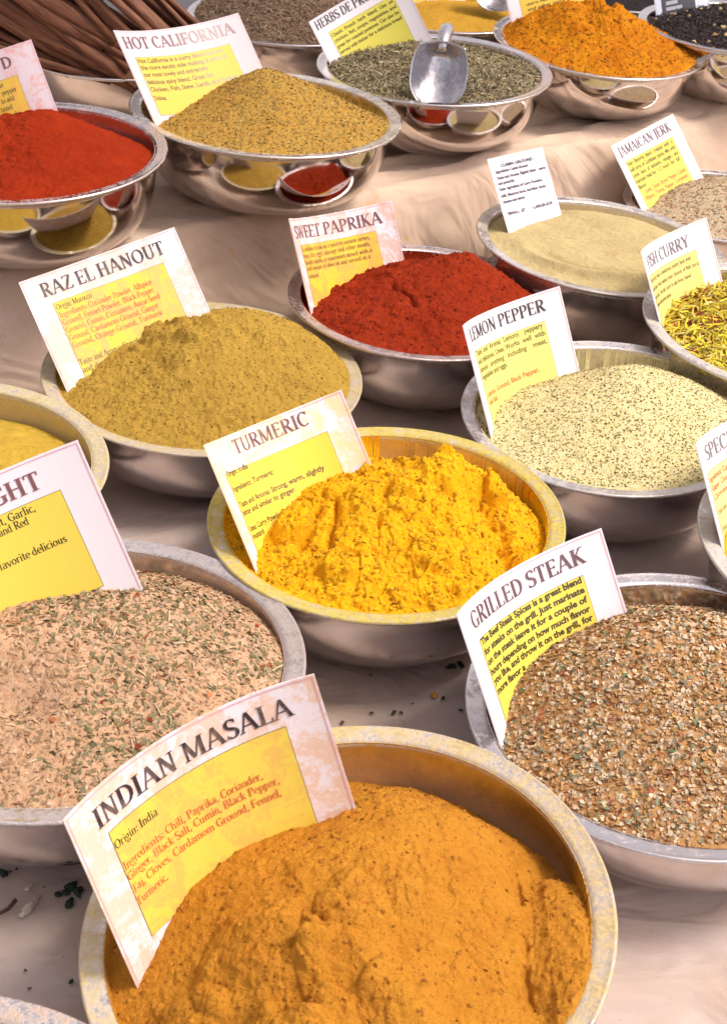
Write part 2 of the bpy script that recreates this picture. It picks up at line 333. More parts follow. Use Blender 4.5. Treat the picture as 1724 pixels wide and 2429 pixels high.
# serif alphabet drawn with strokes: l=line(x0,y0,x1,y1,w) a=arc(cx,cy,rx,ry,a0,a1) s=serif(xc,y,len)
TK,TN=.155,.065
def G(k):
    l=lambda *a:('l',)+a; a=lambda *q:('a',)+q; s=lambda *q:('s',)+q
    T,t=TK,TN
    D={'A':(.78,[l(.08,0,.36,1,t),l(.37,1,.68,0,T),l(.19,.34,.56,.34,t),s(.08,0,.22),s(.68,0,.26)]),
    'B':(.68,[l(.16,0,.16,1,T),a(.30,.75,.24,.225,-90,90),a(.30,.27,.29,.24,-90,90),l(.16,.97,.32,.97,t),l(.16,.52,.32,.52,t),l(.16,.03,.32,.03,t),s(.14,1,.2),s(.14,0,.2)]),
    'C':(.68,[a(.38,.5,.29,.48,48,312),l(.60,.95,.60,.74,t),s(.6,.97,.06)]),
    'D':(.76,[l(.16,0,.16,1,T),a(.28,.5,.36,.47,-90,90),l(.16,.97,.3,.97,t),l(.16,.03,.3,.03,t),s(.14,1,.2),s(.14,0,.2)]),
    'E':(.62,[l(.16,0,.16,1,T),l(.16,.97,.54,.97,t),l(.16,.51,.46,.51,t),l(.16,.03,.56,.03,t),l(.53,.98,.53,.80,t),l(.45,.60,.45,.42,t),l(.56,.0,.56,.21,t),s(.12,1,.16),s(.12,0,.16)]),
    'F':(.60,[l(.16,0,.16,1,T),l(.16,.97,.54,.97,t),l(.16,.50,.46,.50,t),l(.53,.98,.53,.79,t),l(.45,.59,.45,.41,t),s(.12,1,.16),s(.16,0,.3)]),
    'G':(.74,[a(.38,.5,.29,.48,48,300),l(.60,.95,.60,.74,t),l(.60,.44,.60,.06,T*.95),s(.6,.45,.28),l(.5,.03,.62,.09,t)]),
    'H':(.80,[l(.17,0,.17,1,T),l(.62,0,.62,1,T),l(.17,.51,.62,.51,t),s(.17,0,.3),s(.17,1,.3),s(.62,0,.3),s(.62,1,.3)]),
    'I':(.36,[l(.18,0,.18,1,T),s(.18,0,.3),s(.18,1,.3)]),
    'J':(.40,[l(.24,.05,.24,1,T),a(.10,.02,.14,.2,-80,10),s(.24,1,.3)]),
    'K':(.72,[l(.17,0,.17,1,T),l(.56,1,.2,.46,t),l(.28,.56,.62,0,T),s(.17,0,.3),s(.17,1,.3),s(.58,1,.24),s(.64,0,.2)]),
    'L':(.58,[l(.17,0,.17,1,T),l(.17,.03,.52,.03,t),l(.53,0,.53,.24,t),s(.17,1,.3),s(.12,0,.16)]),
    'M':(.98,[l(.15,0,.15,1,t*1.2),l(.17,1,.46,.05,T),l(.48,.05,.78,1,t),l(.80,0,.80,1,T),s(.14,0,.24),s(.12,1,.2),s(.80,0,.28),s(.84,1,.2)]),
    'N':(.80,[l(.16,0,.16,1,t*1.1),l(.16,1,.62,0,T),l(.63,0,.63,1,t*1.1),s(.16,0,.24),s(.12,1,.2),s(.63,1,.24)]),
    'O':(.80,[a(.40,.5,.31,.48,0,360)]),
    'P':(.66,[l(.17,0,.17,1,T),a(.32,.73,.25,.245,-90,90),l(.17,.97,.34,.97,t),l(.17,.48,.34,.48,t),s(.14,1,.2),s(.17,0,.3)]),
    'R':(.72,[l(.17,0,.17,1,T),a(.32,.74,.23,.235,-90,90),l(.17,.97,.34,.97,t),l(.17,.50,.34,.50,t),l(.34,.5,.62,0,T),s(.14,1,.2),s(.17,0,.3),s(.65,0,.16)]),
    'S':(.58,[a(.30,.74,.19,.24,40,250),a(.29,.27,.21,.25,-140,80),l(.47,.96,.47,.78,t),l(.1,.22,.1,.04,t),l(.17,.58,.42,.44,T)]),
    'T':(.68,[l(.33,0,.33,1,T),l(.06,.97,.60,.97,t),l(.06,1,.06,.78,t),l(.60,1,.60,.78,t),s(.33,0,.3)]),
    'U':(.76,[l(.17,.3,.17,1,T),a(.38,.32,.22,.30,180,360),l(.60,.3,.60,1,t*1.2),s(.17,1,.3),s(.60,1,.24)]),
    'V':(.74,[l(.10,1,.38,0,T),l(.64,1,.40,0,t),s(.10,1,.26),s(.64,1,.22)]),
    'W':(1.06,[l(.10,1,.33,0,T),l(.54,1,.35,0,t),l(.50,1,.73,0,T),l(.96,1,.75,0,t),s(.10,1,.26),s(.96,1,.22)]),
    'Y':(.70,[l(.10,1,.35,.45,T),l(.62,1,.38,.45,t),l(.36,0,.36,.5,T),s(.10,1,.24),s(.62,1,.2),s(.36,0,.3)]),
    'Z':(.62,[l(.09,.97,.5,.97,t),l(.52,.97,.1,.03,T),l(.1,.03,.54,.03,t),l(.08,1,.08,.8,t),l(.55,0,.55,.22,t)]),
    'a':(.50,[a(.24,.47,.16,.19,10,150),l(.37,.48,.37,.05,T*.8),a(.22,.19,.15,.17,50,310),s(.42,0,.1)]),
    'b':(.56,[l(.14,0,.14,1,T*.8),a(.29,.33,.19,.31,-120,120),s(.09,1,.12)]),
    'c':(.46,[a(.27,.33,.20,.31,50,310)]),
    'd':(.56,[l(.40,0,.40,1,T*.8),a(.25,.33,.19,.31,60,300),s(.35,1,.12),s(.46,0,.1)]),
    'e':(.48,[a(.26,.33,.20,.31,0,310),l(.1,.35,.45,.35,t)]),
    'f':(.34,[l(.15,0,.15,.78,T*.8),a(.28,.78,.13,.2,70,180),l(.03,.62,.3,.62,t),s(.15,0,.22)]),
    'g':(.50,[a(.23,.42,.16,.21,0,360),a(.23,-.14,.18,.15,0,360),l(.3,.6,.46,.62,t)]),
    'h':(.58,[l(.13,0,.13,1,T*.8),a(.29,.40,.16,.23,0,150),l(.44,.42,.44,0,T*.8),s(.13,0,.2),s(.44,0,.2),s(.09,1,.12)]),
    'i':(.28,[l(.14,0,.14,.64,T*.8),s(.14,0,.22),s(.10,.63,.12),l(.14,.82,.14,.96,T*.85)]),
    'j':(.28,[l(.16,-.15,.16,.64,T*.8),a(.06,-.15,.1,.12,-90,0),s(.12,.63,.12),l(.16,.82,.16,.96,T*.85)]),
    'k':(.54,[l(.13,0,.13,1,T*.8),l(.42,.62,.17,.3,t),l(.22,.36,.46,0,T*.8),s(.13,0,.2),s(.09,1,.12),s(.42,.63,.16),s(.47,0,.14)]),
    'l':(.28,[l(.14,0,.14,1,T*.8),s(.14,0,.22),s(.10,1,.12)]),
    'm':(.86,[l(.13,0,.13,.64,T*.8),a(.27,.42,.15,.21,0,150),l(.42,.42,.42,0,T*.8),a(.56,.42,.15,.21,0,150),l(.71,.42,.71,0,T*.8),s(.13,0,.2),s(.42,0,.18),s(.71,0,.2),s(.09,.63,.1)]),
    'n':(.58,[l(.13,0,.13,.64,T*.8),a(.29,.42,.16,.21,0,150),l(.44,.42,.44,0,T*.8),s(.13,0,.2),s(.44,0,.2),s(.09,.63,.1)]),
    'o':(.54,[a(.27,.33,.20,.31,0,360)]),
    'p':(.56,[l(.14,-.28,.14,.64,T*.8),a(.29,.33,.19,.31,-130,130),s(.14,-.28,.22),s(.09,.63,.1)]),
    'q':(.56,[l(.42,-.28,.42,.64,T*.8),a(.25,.33,.19,.31,60,300),s(.42,-.28,.22)]),
    'r':(.40,[l(.13,0,.13,.64,T*.8),a(.28,.40,.14,.22,50,150),s(.13,0,.22),s(.09,.63,.1)]),
    's':(.42,[a(.21,.48,.12,.15,30,250),a(.2,.17,.14,.16,-150,80),l(.12,.38,.3,.27,T*.8)]),
    't':(.36,[l(.16,.12,.16,.84,T*.8),a(.27,.14,.11,.13,180,300),l(.04,.61,.32,.61,t)]),
    'u':(.58,[l(.13,.2,.13,.64,T*.8),a(.28,.22,.15,.21,180,330),l(.43,0,.43,.64,T*.8),s(.09,.63,.1),s(.39,.63,.1),s(.48,0,.1)]),
    'v':(.52,[l(.07,.64,.26,0,T*.8),l(.44,.64,.28,0,t),s(.07,.63,.18),s(.44,.63,.16)]),
    'w':(.76,[l(.07,.64,.23,0,T*.8),l(.38,.64,.25,0,t),l(.36,.64,.52,0,T*.8),l(.68,.64,.54,0,t),s(.07,.63,.18),s(.68,.63,.16)]),
    'x':(.52,[l(.08,.64,.43,0,T*.8),l(.43,.64,.08,0,t),s(.08,.63,.18),s(.43,.0,.18)]),
    'y':(.52,[l(.07,.64,.27,0,T*.8),l(.46,.64,.2,-.26,t),s(.07,.63,.18),s(.45,.63,.16)]),
    'z':(.46,[l(.06,.61,.38,.61,t),l(.39,.61,.07,.03,T*.8),l(.07,.03,.41,.03,t)]),
    '.':(.24,[l(.12,0,.12,.14,T)]),',':(.24,[l(.13,.13,.07,-.14,T*.8)]),':':(.28,[l(.14,0,.14,.14,T),l(.14,.46,.14,.60,T)]),
    '-':(.34,[l(.05,.33,.29,.33,t*1.3)]),' ':(.27,[])}
    return D.get(k,(.5,[]))
def serif_text(txt):
    Q=[];X=0;n=0                    # quads in the unit of cap height
    def ribbon(P,Wd):
        nonlocal n
        P=np.asarray(P,float); n+=1
        for i in range(len(P)-1):
            d=P[i+1]-P[i]; L=np.linalg.norm(d)+1e-9; 
            d0=P[i]-P[i-1] if i>0 else d; d1=P[i+2]-P[i+1] if i<len(P)-2 else d
            a=d0/(np.linalg.norm(d0)+1e-9)+d/L; b=d1/(np.linalg.norm(d1)+1e-9)+d/L
            na=np.array([-a[1],a[0]])/np.linalg.norm(a); nb=np.array([-b[1],b[0]])/np.linalg.norm(b)
            Q.append(([P[i]-na*Wd[i]/2,P[i+1]-nb*Wd[i+1]/2,P[i+1]+nb*Wd[i+1]/2,P[i]+na*Wd[i]/2],n))
    for ch in txt:
        adv,st=G(ch)
        for s in st:
            if s[0]=='l':
                m=6 if abs(s[4]-s[2])>.5 else 3; t=np.linspace(0,1,m); ribbon(np.stack([X+s[1]+(s[3]-s[1])*t,s[2]+(s[4]-s[2])*t],1),[s[5]]*m)
            elif s[0]=='s': ribbon([(X+s[1]-s[3]/2,s[2]+(.025 if s[2]<.3 else -.025)),(X+s[1]+s[3]/2,s[2]+(.025 if s[2]<.3 else -.025))],[.05,.05])
            else:
                _,ax,ay,rx,ry,a0,a1=s; m=max(5,int(abs(a1-a0)/22)); th=np.radians(np.linspace(a0,a1,m+1)); P=np.stack([X+ax+rx*np.cos(th),ay+ry*np.sin(th)],1)
                k=TK if ch.isupper() else TK*.85
                ribbon(P,TN+(k-TN)*np.abs(np.cos(th))**1.3)
        X+=adv
    return Q,X
_fc=None
def sans_text(txt,bold):
    cu=bpy.data.curves.new('t','FONT'); cu.body=txt; cu.resolution_u=3; cu.offset=.04 if bold else .022
    ob=bpy.data.objects.new('t',cu); me=bpy.data.meshes.new_from_object(ob); bpy.data.objects.remove(ob); bpy.data.curves.remove(cu)
    n=len(me.vertices); V=np.empty(n*3); me.vertices.foreach_get('co',V); V=V.reshape(-1,3)[:,:2]; F=[tuple(p.vertices) for p in me.polygons]; bpy.data.meshes.remove(me)
    V=V/.73
    return V,F,(V[:,0].min() if n else 0),(V[:,0].max() if n else 1)
class Card:
    def __init__(s,key):
        c=CARD[key]; s.key=key; s.W=c[7]; s.k=c[6]*10+1e-6; s.O=Vector(c[:3]); v=Vector(c[3:6]); s.q=Matrix.Rotation(v.length,3,v.normalized()).to_quaternion(); s.p=0
    def map(s,u,v,off=0.):
        u=np.asarray(u,float)-s.W/2; v=np.asarray(v,float); k=s.k
        x=np.sin(k*u)/k; y=(1-np.cos(k*u))/k; nx=-np.sin(k*u); ny=np.cos(k*u)
        return np.stack([x-nx*off,y-ny*off,-v+0*u],-1)
    def sheet(s,name,u0,v0,u1,v1,off,mat,thick=0,n=26):
        U,Vv=np.meshgrid(np.linspace(u0,u1,n),np.linspace(v0,v1,5),indexing='ij')
        a=s.map(U.ravel(),Vv.ravel(),off); i,j=np.meshgrid(np.arange(n-1),np.arange(4),indexing='ij'); q=i*5+j
        F=[tuple(x) for x in np.stack([q,q+1,q+6,q+5],-1).reshape(-1,4)]
        V=a
        if thick:
            b=s.map(U.ravel(),Vv.ravel(),off-thick); m=len(a); V=np.concatenate([a,b]); F=F+[tuple(m+t for t in f[::-1]) for f in F]
            ring=[i*5 for i in range(n)]+[(n-1)*5+j for j in range(1,5)]+[i*5+4 for i in range(n-2,-1,-1)]+[j for j in range(3,0,-1)]
            for a_,b_ in zip(ring,ring[1:]+ring[:1]): F.append((a_,b_,m+b_,m+a_))
        return link(name,mesh(name,V,F,mat,False),s.o)
    def line(s,name,u0,v0,u1,v1,wd,off,mat):
        du,dv=(0,wd) if v0==v1 else (wd,0)
        return s.sheet(name,u0,v0,u1+du,v1+dv,off,mat)
    def lines(s,name,items,mat,off=.00045):
        parts=[]
        for (u0,v,u1,txt,font,cap) in items:
            if font=='serif':
                Q,wd=serif_text(txt); sx=(u1-u0)/wd; V=[];F=[]
                for q,n in Q:
                    k=len(V); 
                    for p in q: V.append((u0+p[0]*sx,v-p[1]*cap,n*2e-6))
                    F.append((k,k+1,k+2,k+3))
                V=np.array(V).reshape(-1,3)
                if not len(V): continue
                P=s.map(V[:,0],V[:,1],off)
                P[:,1]-=V[:,2]
            else:
                A,F,x0,x1=sans_text(txt,font=='bold'); sx=(u1-u0)/(x1-x0)
                P=s.map(u0+(A[:,0]-x0)*sx,v-A[:,1]*cap,off)
            parts.append((P,F))
        V,F=join(parts); return link(name,mesh(name,V,F,mat,False),s.o)
def card(key,label,stain=None,amt=0.,box=(.0205,.0262,.1275,.0967),yellow=(0.751,0.593,0.092),title=None,tcol=(.03,.02,.03),body=(),red=(),bfont='sans',bcap=.0047,bcol=(.05,.045,.02),H=.122,white=(.78,.735,.775),edge=(.75,.42,.45),sc=30):
    s=Card(key)
    if key in UPPER: s.O=Vector((s.O.x*US,s.O.y*US,CAM_H+(s.O.z-CAM_H)*US))
    s.o=thing('spice_card',s.O,label,'sign','printed cards standing in the spice bowls',s.q)
    if key in UPPER: s.o.scale=(US,US,US)
    wm=m_paper('card_white_'+key.lower(),white,stain,amt,sc)
    s.sheet('card_sheet',0,0,s.W,H,0,wm,.0007)
    em=m_plain('card_edge_line_'+key.lower(),edge,.5)
    e=.0013 if key!='CUM' else 0
    if e:
        a=(link('border_line',None,s.o)) if False else None
        parts=[]
        for (u0,v0,u1,v1) in ((e,e,s.W-e,e),(e,e,e,H-.002),(s.W-e-.0007,e,s.W-e-.0007,H-.002)):
            n=14 if v0==v1 else 2
            U=np.linspace(u0,u1,n) if v0==v1 else np.array([u0,u0]); Vv=np.array([v0]*n) if v0==v1 else np.array([v0,v1])
            if v0==v1: A=s.map(U,Vv,.00015); B=s.map(U,Vv+.0007,.00015)
            else: A=s.map(U,Vv,.0002); B=s.map(U+.0007,Vv,.0002)
            parts.append((np.concatenate([A,B]),[(i,i+1,n+i+1,n+i) for i in range(n-1)]))
        V,F=join(parts); link('border_line',mesh('border_line',V,F,em,False),s.o)
    if box:
        ym=m_paper('card_yellow_'+key.lower(),yellow,stain,amt*.9,sc)
        b=[min(x,H-.003) if i==3 else x for i,x in enumerate(box)]
        dm=m_plain('panel_outline_'+key.lower(),(.25,.22,.08),.5)
        s.sheet('panel_outline',b[0]-.0004,b[1]-.0004,b[2]+.0004,b[3]+.0004,.00018,dm)
        s.sheet('text_panel',*b,.00032,ym)
    tm=N('ink_'+key.lower()); tb=tm.ramp(tm.noise(90,4,.7,2),.45,.7)
    fade=tuple(min(1,x*.4+.22) for x in (stain or (.4,.35,.35)))
    tmat=tm.P(Base_Color=tm.mix(tm.math('MULTIPLY',tb,.12+.4*amt),tcol,fade),Roughness=.35)
    if title: s.lines('title',title,tmat)
    im=N('ink_body_'+key.lower()); ib=im.ramp(im.noise(110,4,.7,6),.5,.72)
    if body: s.lines('text_lines',[(*x[:4],x[4] if len(x)>4 else bfont,bcap) for x in body],im.P(Base_Color=im.mix(im.math('MULTIPLY',ib,.08+.35*amt),bcol,tuple(min(1,x*.6+.1) for x in yellow)),Roughness=.35))
    if red:
        rm=N('ink_red_'+key.lower()); rb=rm.ramp(rm.noise(120,4,.7,7),.5,.72)
        s.lines('red_text_lines',[(*x[:4],x[4] if len(x)>4 else bfont,bcap) for x in red],rm.P(Base_Color=rm.mix(rm.math('MULTIPLY',rb,.2+.5*amt),(.62,.12,.05),(.8,.6,.15)),Roughness=.35))
    return s

# ------------------------------------------------------------ ground, table cloth
gm=N('asphalt'); link('ground',mesh('ground',[(-60,-60,-.86),(60,-60,-.86),(60,60,-.86),(-60,60,-.86)],[(0,1,2,3)],gm.P(Base_Color=gm.mix(gm.noise(60,4),(.05,.05,.055),(.085,.085,.09)),Roughness=.9)),kind='structure')
def cloth():
    nx,ny=420,640; xs=np.linspace(-1.25,1.15,nx); t=np.linspace(0,1,ny); X,T=np.meshgrid(xs,t,indexing='ij')
    y1=2.16+.3*X; Y=-.25+(y1+.25)*T/.93; over=np.clip(T-.93,0,1)/.07; Y=np.where(T>.93,y1+.02*np.sin(over*1.5),Y)
    far=np.clip((Y-1.0)/.35,0,1); far=far*far*(3-2*far)
    z=TABLE+.0012*fbm(X,Y,3,3,3)
    # soft folds running to the upper right on the far half
    a=X*.86+Y*.5; b=-X*.5+Y*.86
    fold=1-np.abs(fbm(a*.5,b*1.5,3.2,3,21)); z=z+far*(.016*((np.clip(fold,.62,1)-.62)/.38)**1.4-.003)
    fold2=1-np.abs(fbm(a*.6,b*1.3,9,3,22)); z+=far*.0075*((np.clip(fold2,.7,1)-.7)/.3)**1.3+.0012*far*fbm(X,Y,26,2,23)
    w1=a*.643+b*.766; ua=X*.78+Y*.62; ub=-X*.62+Y*.78
    cr=1-np.abs(fbm(ua*.30+.02*fbm(X,Y,9,2,3),ub*1.0,9,2,24)); z+=(.2+.8*far)*.0075*((np.clip(cr,.80,1)-.80)/.20)**1.7*np.clip(.6+fbm(X,Y,4,2,71)*2,0,1)
    near=1-far; f3=1-np.abs(fbm(a*.5,b*.8,2.2,2,31)); z+=near*.004*(np.clip(f3,.85,1)-.85)/.15
    st=np.clip((Y-1.385-.75*X-.012*fbm(X,Y,4,2,61))/.075,0,1); st=st*st*(3-2*st); z=z+st*(STEP-TABLE)
    z=np.where(T>.93,z-over*.55,z)
    i,j=np.meshgrid(np.arange(nx-1),np.arange(ny-1),indexing='ij'); q=i*ny+j
    F=np.stack([q,q+ny,q+ny+1,q+1],-1).reshape(-1,4)
    o=N('cloth'); n=o.noise(2.2,4,.6,5); n2=o.noise(11,4,.6,8)
    sp=o.n('SeparateXYZ',{0:o.obj()})
    c=o.mix(o.ramp(o.math('ADD',sp.outputs[1],o.math('MULTIPLY',n,.3)),1.15,1.45),(.50,.405,.365),(.62,.46,.335))  # near cloth greyer, far cloth lighter tan: shading put into the colour
    c=o.mix(o.ramp(n2,.45,.8),c,(.47,.34,.25))
    # spilled spice: yellow dust marks
    y=o.math('MULTIPLY',o.ramp(o.noise(24,5,.7,31),.62,.72),o.ramp(o.noise(4,2,.5,13),.42,.56)); c=o.mix(o.math('MULTIPLY',y,.7),c,(.62,.33,.06))
    c=o.mix(o.math('MULTIPLY',o.ramp(o.noise(300,2,.5,17),.74,.78),.6),c,(.12,.08,.05))
    cz=o.n('TexNoise',{'Vector':o.n('Mapping',{'Vector':o.obj(),'Rotation':(0,0,-.67),'Scale':(1,2.3,1)}).outputs[0],'Scale':7,'Detail':3,'Roughness':.5,'Distortion':.9}).outputs[0]
    wv=o.n('TexWave',{'Vector':o.obj(),'Scale':330,'Distortion':.6,'Detail':1},wave_type='BANDS',bands_direction='Y').outputs['Fac']
    wx=o.n('TexWave',{'Vector':o.obj(),'Scale':260,'Distortion':.6,'Detail':1},wave_type='BANDS',bands_direction='X').outputs['Fac']
    h=o.math('ADD',o.math('MULTIPLY',wv,.8),o.math('ADD',o.math('MULTIPLY',wx,.4),o.noise(500,2,.6)))
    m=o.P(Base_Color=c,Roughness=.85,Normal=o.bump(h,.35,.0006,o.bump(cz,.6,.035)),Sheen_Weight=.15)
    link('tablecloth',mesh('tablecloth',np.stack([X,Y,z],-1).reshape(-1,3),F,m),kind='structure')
cloth()

# ------------------------------------------------------------ bowls
bowl('IM','nearest steel bowl, its rim caked with yellow dust, holding the Indian Masala powder',(.60,.46,.22),.75,(.60,.36,.06),.95)
bowl('GRI','steel bowl at the right edge holding the Grilled Steak seed blend',(.42,.36,.36),.25,(.45,.25,.16),.35)
bowl('GHT','wide dull steel bowl at the left edge holding the beige blend with green flakes',(.36,.30,.28),.55,(.50,.33,.13),.7)
bowl('TUR','steel bowl with yellow dusted rim holding the crumbly turmeric',(.58,.46,.10),.9,(.66,.48,.07),.75)
bowl('LEM','steel bowl with pale dust on its rim holding the Lemon Pepper granules',(.55,.53,.42),.45,(.45,.44,.26),.5)
bowl('RAZ','steel bowl filled over the rim with tan brown Raz el Hanout powder',(.50,.40,.20),.8,(.5,.38,.15),.7)
bowl('PAP','steel bowl holding the dark red sweet paprika',(.46,.17,.10),.4,(.40,.20,.14),.35)
bowl('CUM','shallow looking steel bowl holding the smooth pale green cumin',(.50,.45,.30),.45,(.45,.40,.28),.4)
bowl('JAM','small steel bowl behind the cumin bowl holding the Jamaican Jerk blend',(.5,.42,.32),.4,(.5,.4,.3),.3)
bowl('FIS','steel bowl at the right edge holding the yellow petals and rose buds',(.56,.52,.38),.6,(.5,.42,.2),.5)
bowl('SPE','steel bowl cut by the right edge, behind the card that begins with SPECIA',(.56,.52,.38),.6,(.5,.38,.12),.6)
bowl('HC','large polished steel bowl holding the Hot California mound',(.48,.40,.22),.45,(.42,.26,.10),.6,.075)
bowl('CAY','polished steel bowl at the left edge holding the bright red chilli powder',(.44,.24,.18),.35,(.42,.15,.08),.6,.075)
bowl('HDP','polished steel bowl with a metal scoop in its dried green herbs',(.40,.36,.34),.2,(.34,.26,.24),.35,.07)
bowl('ORG','polished steel bowl under the tall orange powder mound',(.62,.42,.10),.3,(.6,.4,.08),.6,.06)
bowl('BLK','steel bowl of black tea at the upper right corner',(.40,.38,.38),.15,(.4,.38,.36),.2,.08)
bowl('DRK','steel bowl of black leaves at the top edge behind the orange mound',(.30,.28,.28),.2,(.3,.26,.25),.2,.1)
bowl('YC','steel bowl of ochre powder behind the dried herbs, with a scoop in it',(.50,.40,.2),.2,(.5,.38,.15),.3,.1)
bowl('BRN','steel bowl heaped with brown seeds at the top edge behind the Hot California card',(.36,.30,.26),.2,(.3,.24,.2),.2,.12)
bowl('CIN','dark steel bowl holding the long cinnamon sticks',(.28,.2,.17),.3,(.26,.17,.12),.4,.15)
bowl('YEL','dusty rimmed steel bowl at the left edge holding mustard coloured powder',(.56,.47,.24),.8,(.5,.38,.10),.9)
bowl('COR','empty looking steel bowl whose speckled rim pokes into the lower left corner',(.50,.28,.12),.5,(.35,.25,.18),.4)

# ------------------------------------------------------------ heaps
def lump_im(X,Y,x,y,h,R):
    # slab of powder stuck to the right wall, split from the mound by a crack
    e=.03*fbm(x,y,40,3,5)
    sl=np.clip((X+e-.70)/.06,0,1)*np.clip((.27+e-Y)/.07,0,1)
    h=np.where(sl>0,h+sl*(.045*R+.06*R*np.clip((X-.72)/.14,0,1))*(1+.25*fbm(X,Y,6,2,12)),h)
    cr=np.exp(-((X+e*1.3-.655+.05*Y)/.016)**2)*np.clip((.32-Y)/.1,0,1)*np.clip((Y+.85)/.2,0,1)*np.clip(.55+fbm(x,y,30,2,15)*2,0,1); h=h-cr*.04*R*np.clip(.4+fbm(X,Y,7,2,77)*1.8,0,1)
    # sliding shelf along the back of the mound
    rr=np.hypot(X-.05,Y+.02); sh=np.clip((rr-.50+e)/.05,0,1)*np.clip(Y/.2,0,1); h=h-sh*.035*R
    for (cx,cy,r,hh) in ((-.28,-.33,.20,.10),(-.20,-.70,.18,.15),(.02,-.36,.15,.07),(.22,-.52,.14,.07),(-.5,-.50,.13,.08),(-.05,-.62,.13,.08),(.05,-.16,.12,.05),(.40,-.72,.16,.06)):
        d=np.hypot(X-cx+e,Y-cy+e*1.4)/r; h=h+hh*R*np.clip(1.15-d,0,1)**.55*(d<1.15)
    h=h+clumps(x,y,np.clip(1-np.hypot(X+.1,Y+.35)/.6,0,1),.0085,91,(45,110))+clumps(x,y,np.clip(fbm(X,Y,2.5,2,93)*2+.3,0,1),.0022,95,(130,300))
    return h
hIM=Heap('IM',[-.13,-.26,-.2,-.05,-.06,-.05,-.03,-.04],[(-.74,-.28,-.03),(-.65,-.07,.08),(-.53,.08,.16),(-.37,.2,.17),(-.13,.3,.17),(.04,.34,.2),(.23,.36,.20),(.37,.35,.165),(.51,.33,.09),(.61,.28,.0),(.66,.2,-.05),(.05,.0,.27),(0,-.4,.2),(-.35,-.3,.14),(.38,-.2,.13),(.62,-.25,-.02),(.2,-.75,.05)],460,'powder',1.15,3,lump_im)
hIM.make('powder_heap',m_powder('masala',(.67,.295,.035),(.60,.245,.028),(.30,.095,.01),1100,[((.40,.16,.02),700,.98)],bump=.9),'orange brown powder heap in the nearest bowl, slumped and cracked along its right side')
hIM.bits('crumbs',m_vcol('masala_crumb'),1500,'lump',(.0008,.0032),[((.60,.24,.02),3),((.5,.19,.02),3)],5,.6,.0)

def cuts_tur(X,Y,x,y,h,R):
    e=.05*fbm(x,y,40,3,6)
    # scoop channel down the right side
    dx=(X-.60)*.9+(Y+.15)*.32; g=np.exp(-((dx+e)/.075)**2)*np.clip((.18-Y)/.15,0,1)*np.clip((Y+.75)/.3,0,1); h=h-g*.13*R
    for (ax,ay,bx,by,dp) in ((-.38,.05,-.45,-.35,.10),(-.28,.0,-.3,-.4,.07),(.02,.05,-.05,-.3,.05)):
        t=np.clip(((X-ax)*(bx-ax)+(Y-ay)*(by-ay))/((bx-ax)**2+(by-ay)**2),0,1); d=np.hypot(X-ax-t*(bx-ax)+e,Y-ay-t*(by-ay)+e); h=h-dp*R*np.exp(-(d/.025)**2)
    for (cx,cy,r,hh) in ((-.52,-.15,.13,.08),(.3,.12,.14,.07),(-.05,.25,.1,.04),(.33,.3,.1,.05),(-.2,-.55,.14,.05),(.25,-.45,.12,.05),(.12,.0,.12,.04),(.62,.12,.08,.06)):
        d=np.hypot(X-cx+e,Y-cy-e); h=h+hh*R*np.clip((1.1-d/r)*3,0,1)
    return h
hTU=Heap('TUR',[-.10,-.20,-.16,-.03,-.03,-.03,-.02,-.03],[(-.67,-.45,-.06),(-.66,-.31,-.05),(-.67,-.2,-.02),(-.58,-.01,.0),(-.47,.13,.05),(-.29,.24,.09),(-.09,.27,.12),(.17,.3,.17),(.35,.3,.2),(.46,.28,.15),(.62,.25,.1),(.69,.2,.04),(.77,.1,.0),(.83,0,-.06),(0,0,.2),(0,-.45,.08),(.4,-.3,.08),(-.35,-.4,.04)],470,'cake',1.12,8,cuts_tur)
hTU.make('powder_heap',m_powder('turmeric',(.90,.47,.012),(.85,.41,.010),(.70,.29,.007),900,bump=.7),'bright yellow turmeric heap broken into crumbly cakes')
hTU.bits('crumbs',m_vcol('turmeric_crumb',.95),3600,'lump',(.0012,.0055),[((.92,.49,.012),3),((.84,.41,.01),2)],6,.6,-.1)

hRA=Heap('RAZ',[.03,.0,-.05,-.03,-.05,.01,.015,.03],[(-.76,-.36,-.02),(-.6,-.13,.1),(-.41,.07,.2),(-.26,.2,.25),(-.14,.25,.27),(.02,.29,.27),(.22,.3,.31),(.37,.3,.28),(.56,.3,.22),(.75,.25,.13),(0,0,.30),(0,-.4,.19),(.4,-.2,.19),(-.35,-.4,.1),(.65,-.3,.1)],340,'powder',1.25,12,lambda X,Y,x,y,h,R: h+clumps(x,y,np.exp(-(((X+.22)/.26)**2+((Y-.05)/.30)**2)),.013,101,(50,115))+clumps(x,y,np.clip(fbm(X,Y,3,2,104)*2+.1,0,1),.0032,103,(110,260))-.05*R*np.exp(-(((X+.36)*.8+(Y+.05)*.5)/.05)**2)*(Y<.1)*(Y>-.35)*(X<0)*np.clip((.1-Y)/.1,0,1)*np.clip((Y+.35)/.1,0,1))
hRA.make('powder_heap',m_powder('raz',(.51,.325,.058),(.44,.275,.05),(.22,.11,.02),900,[((.30,.16,.04),700,.96)],bump=.9),'tan brown powder heap spilling over its rim in front of the RAZ EL HANOUT card')
hRA.bits('crumbs',m_vcol('raz_crumb',.95),2600,'lump',(.0008,.0030),[((.44,.265,.05),3),((.36,.21,.04),2)],31,.5,-.05)
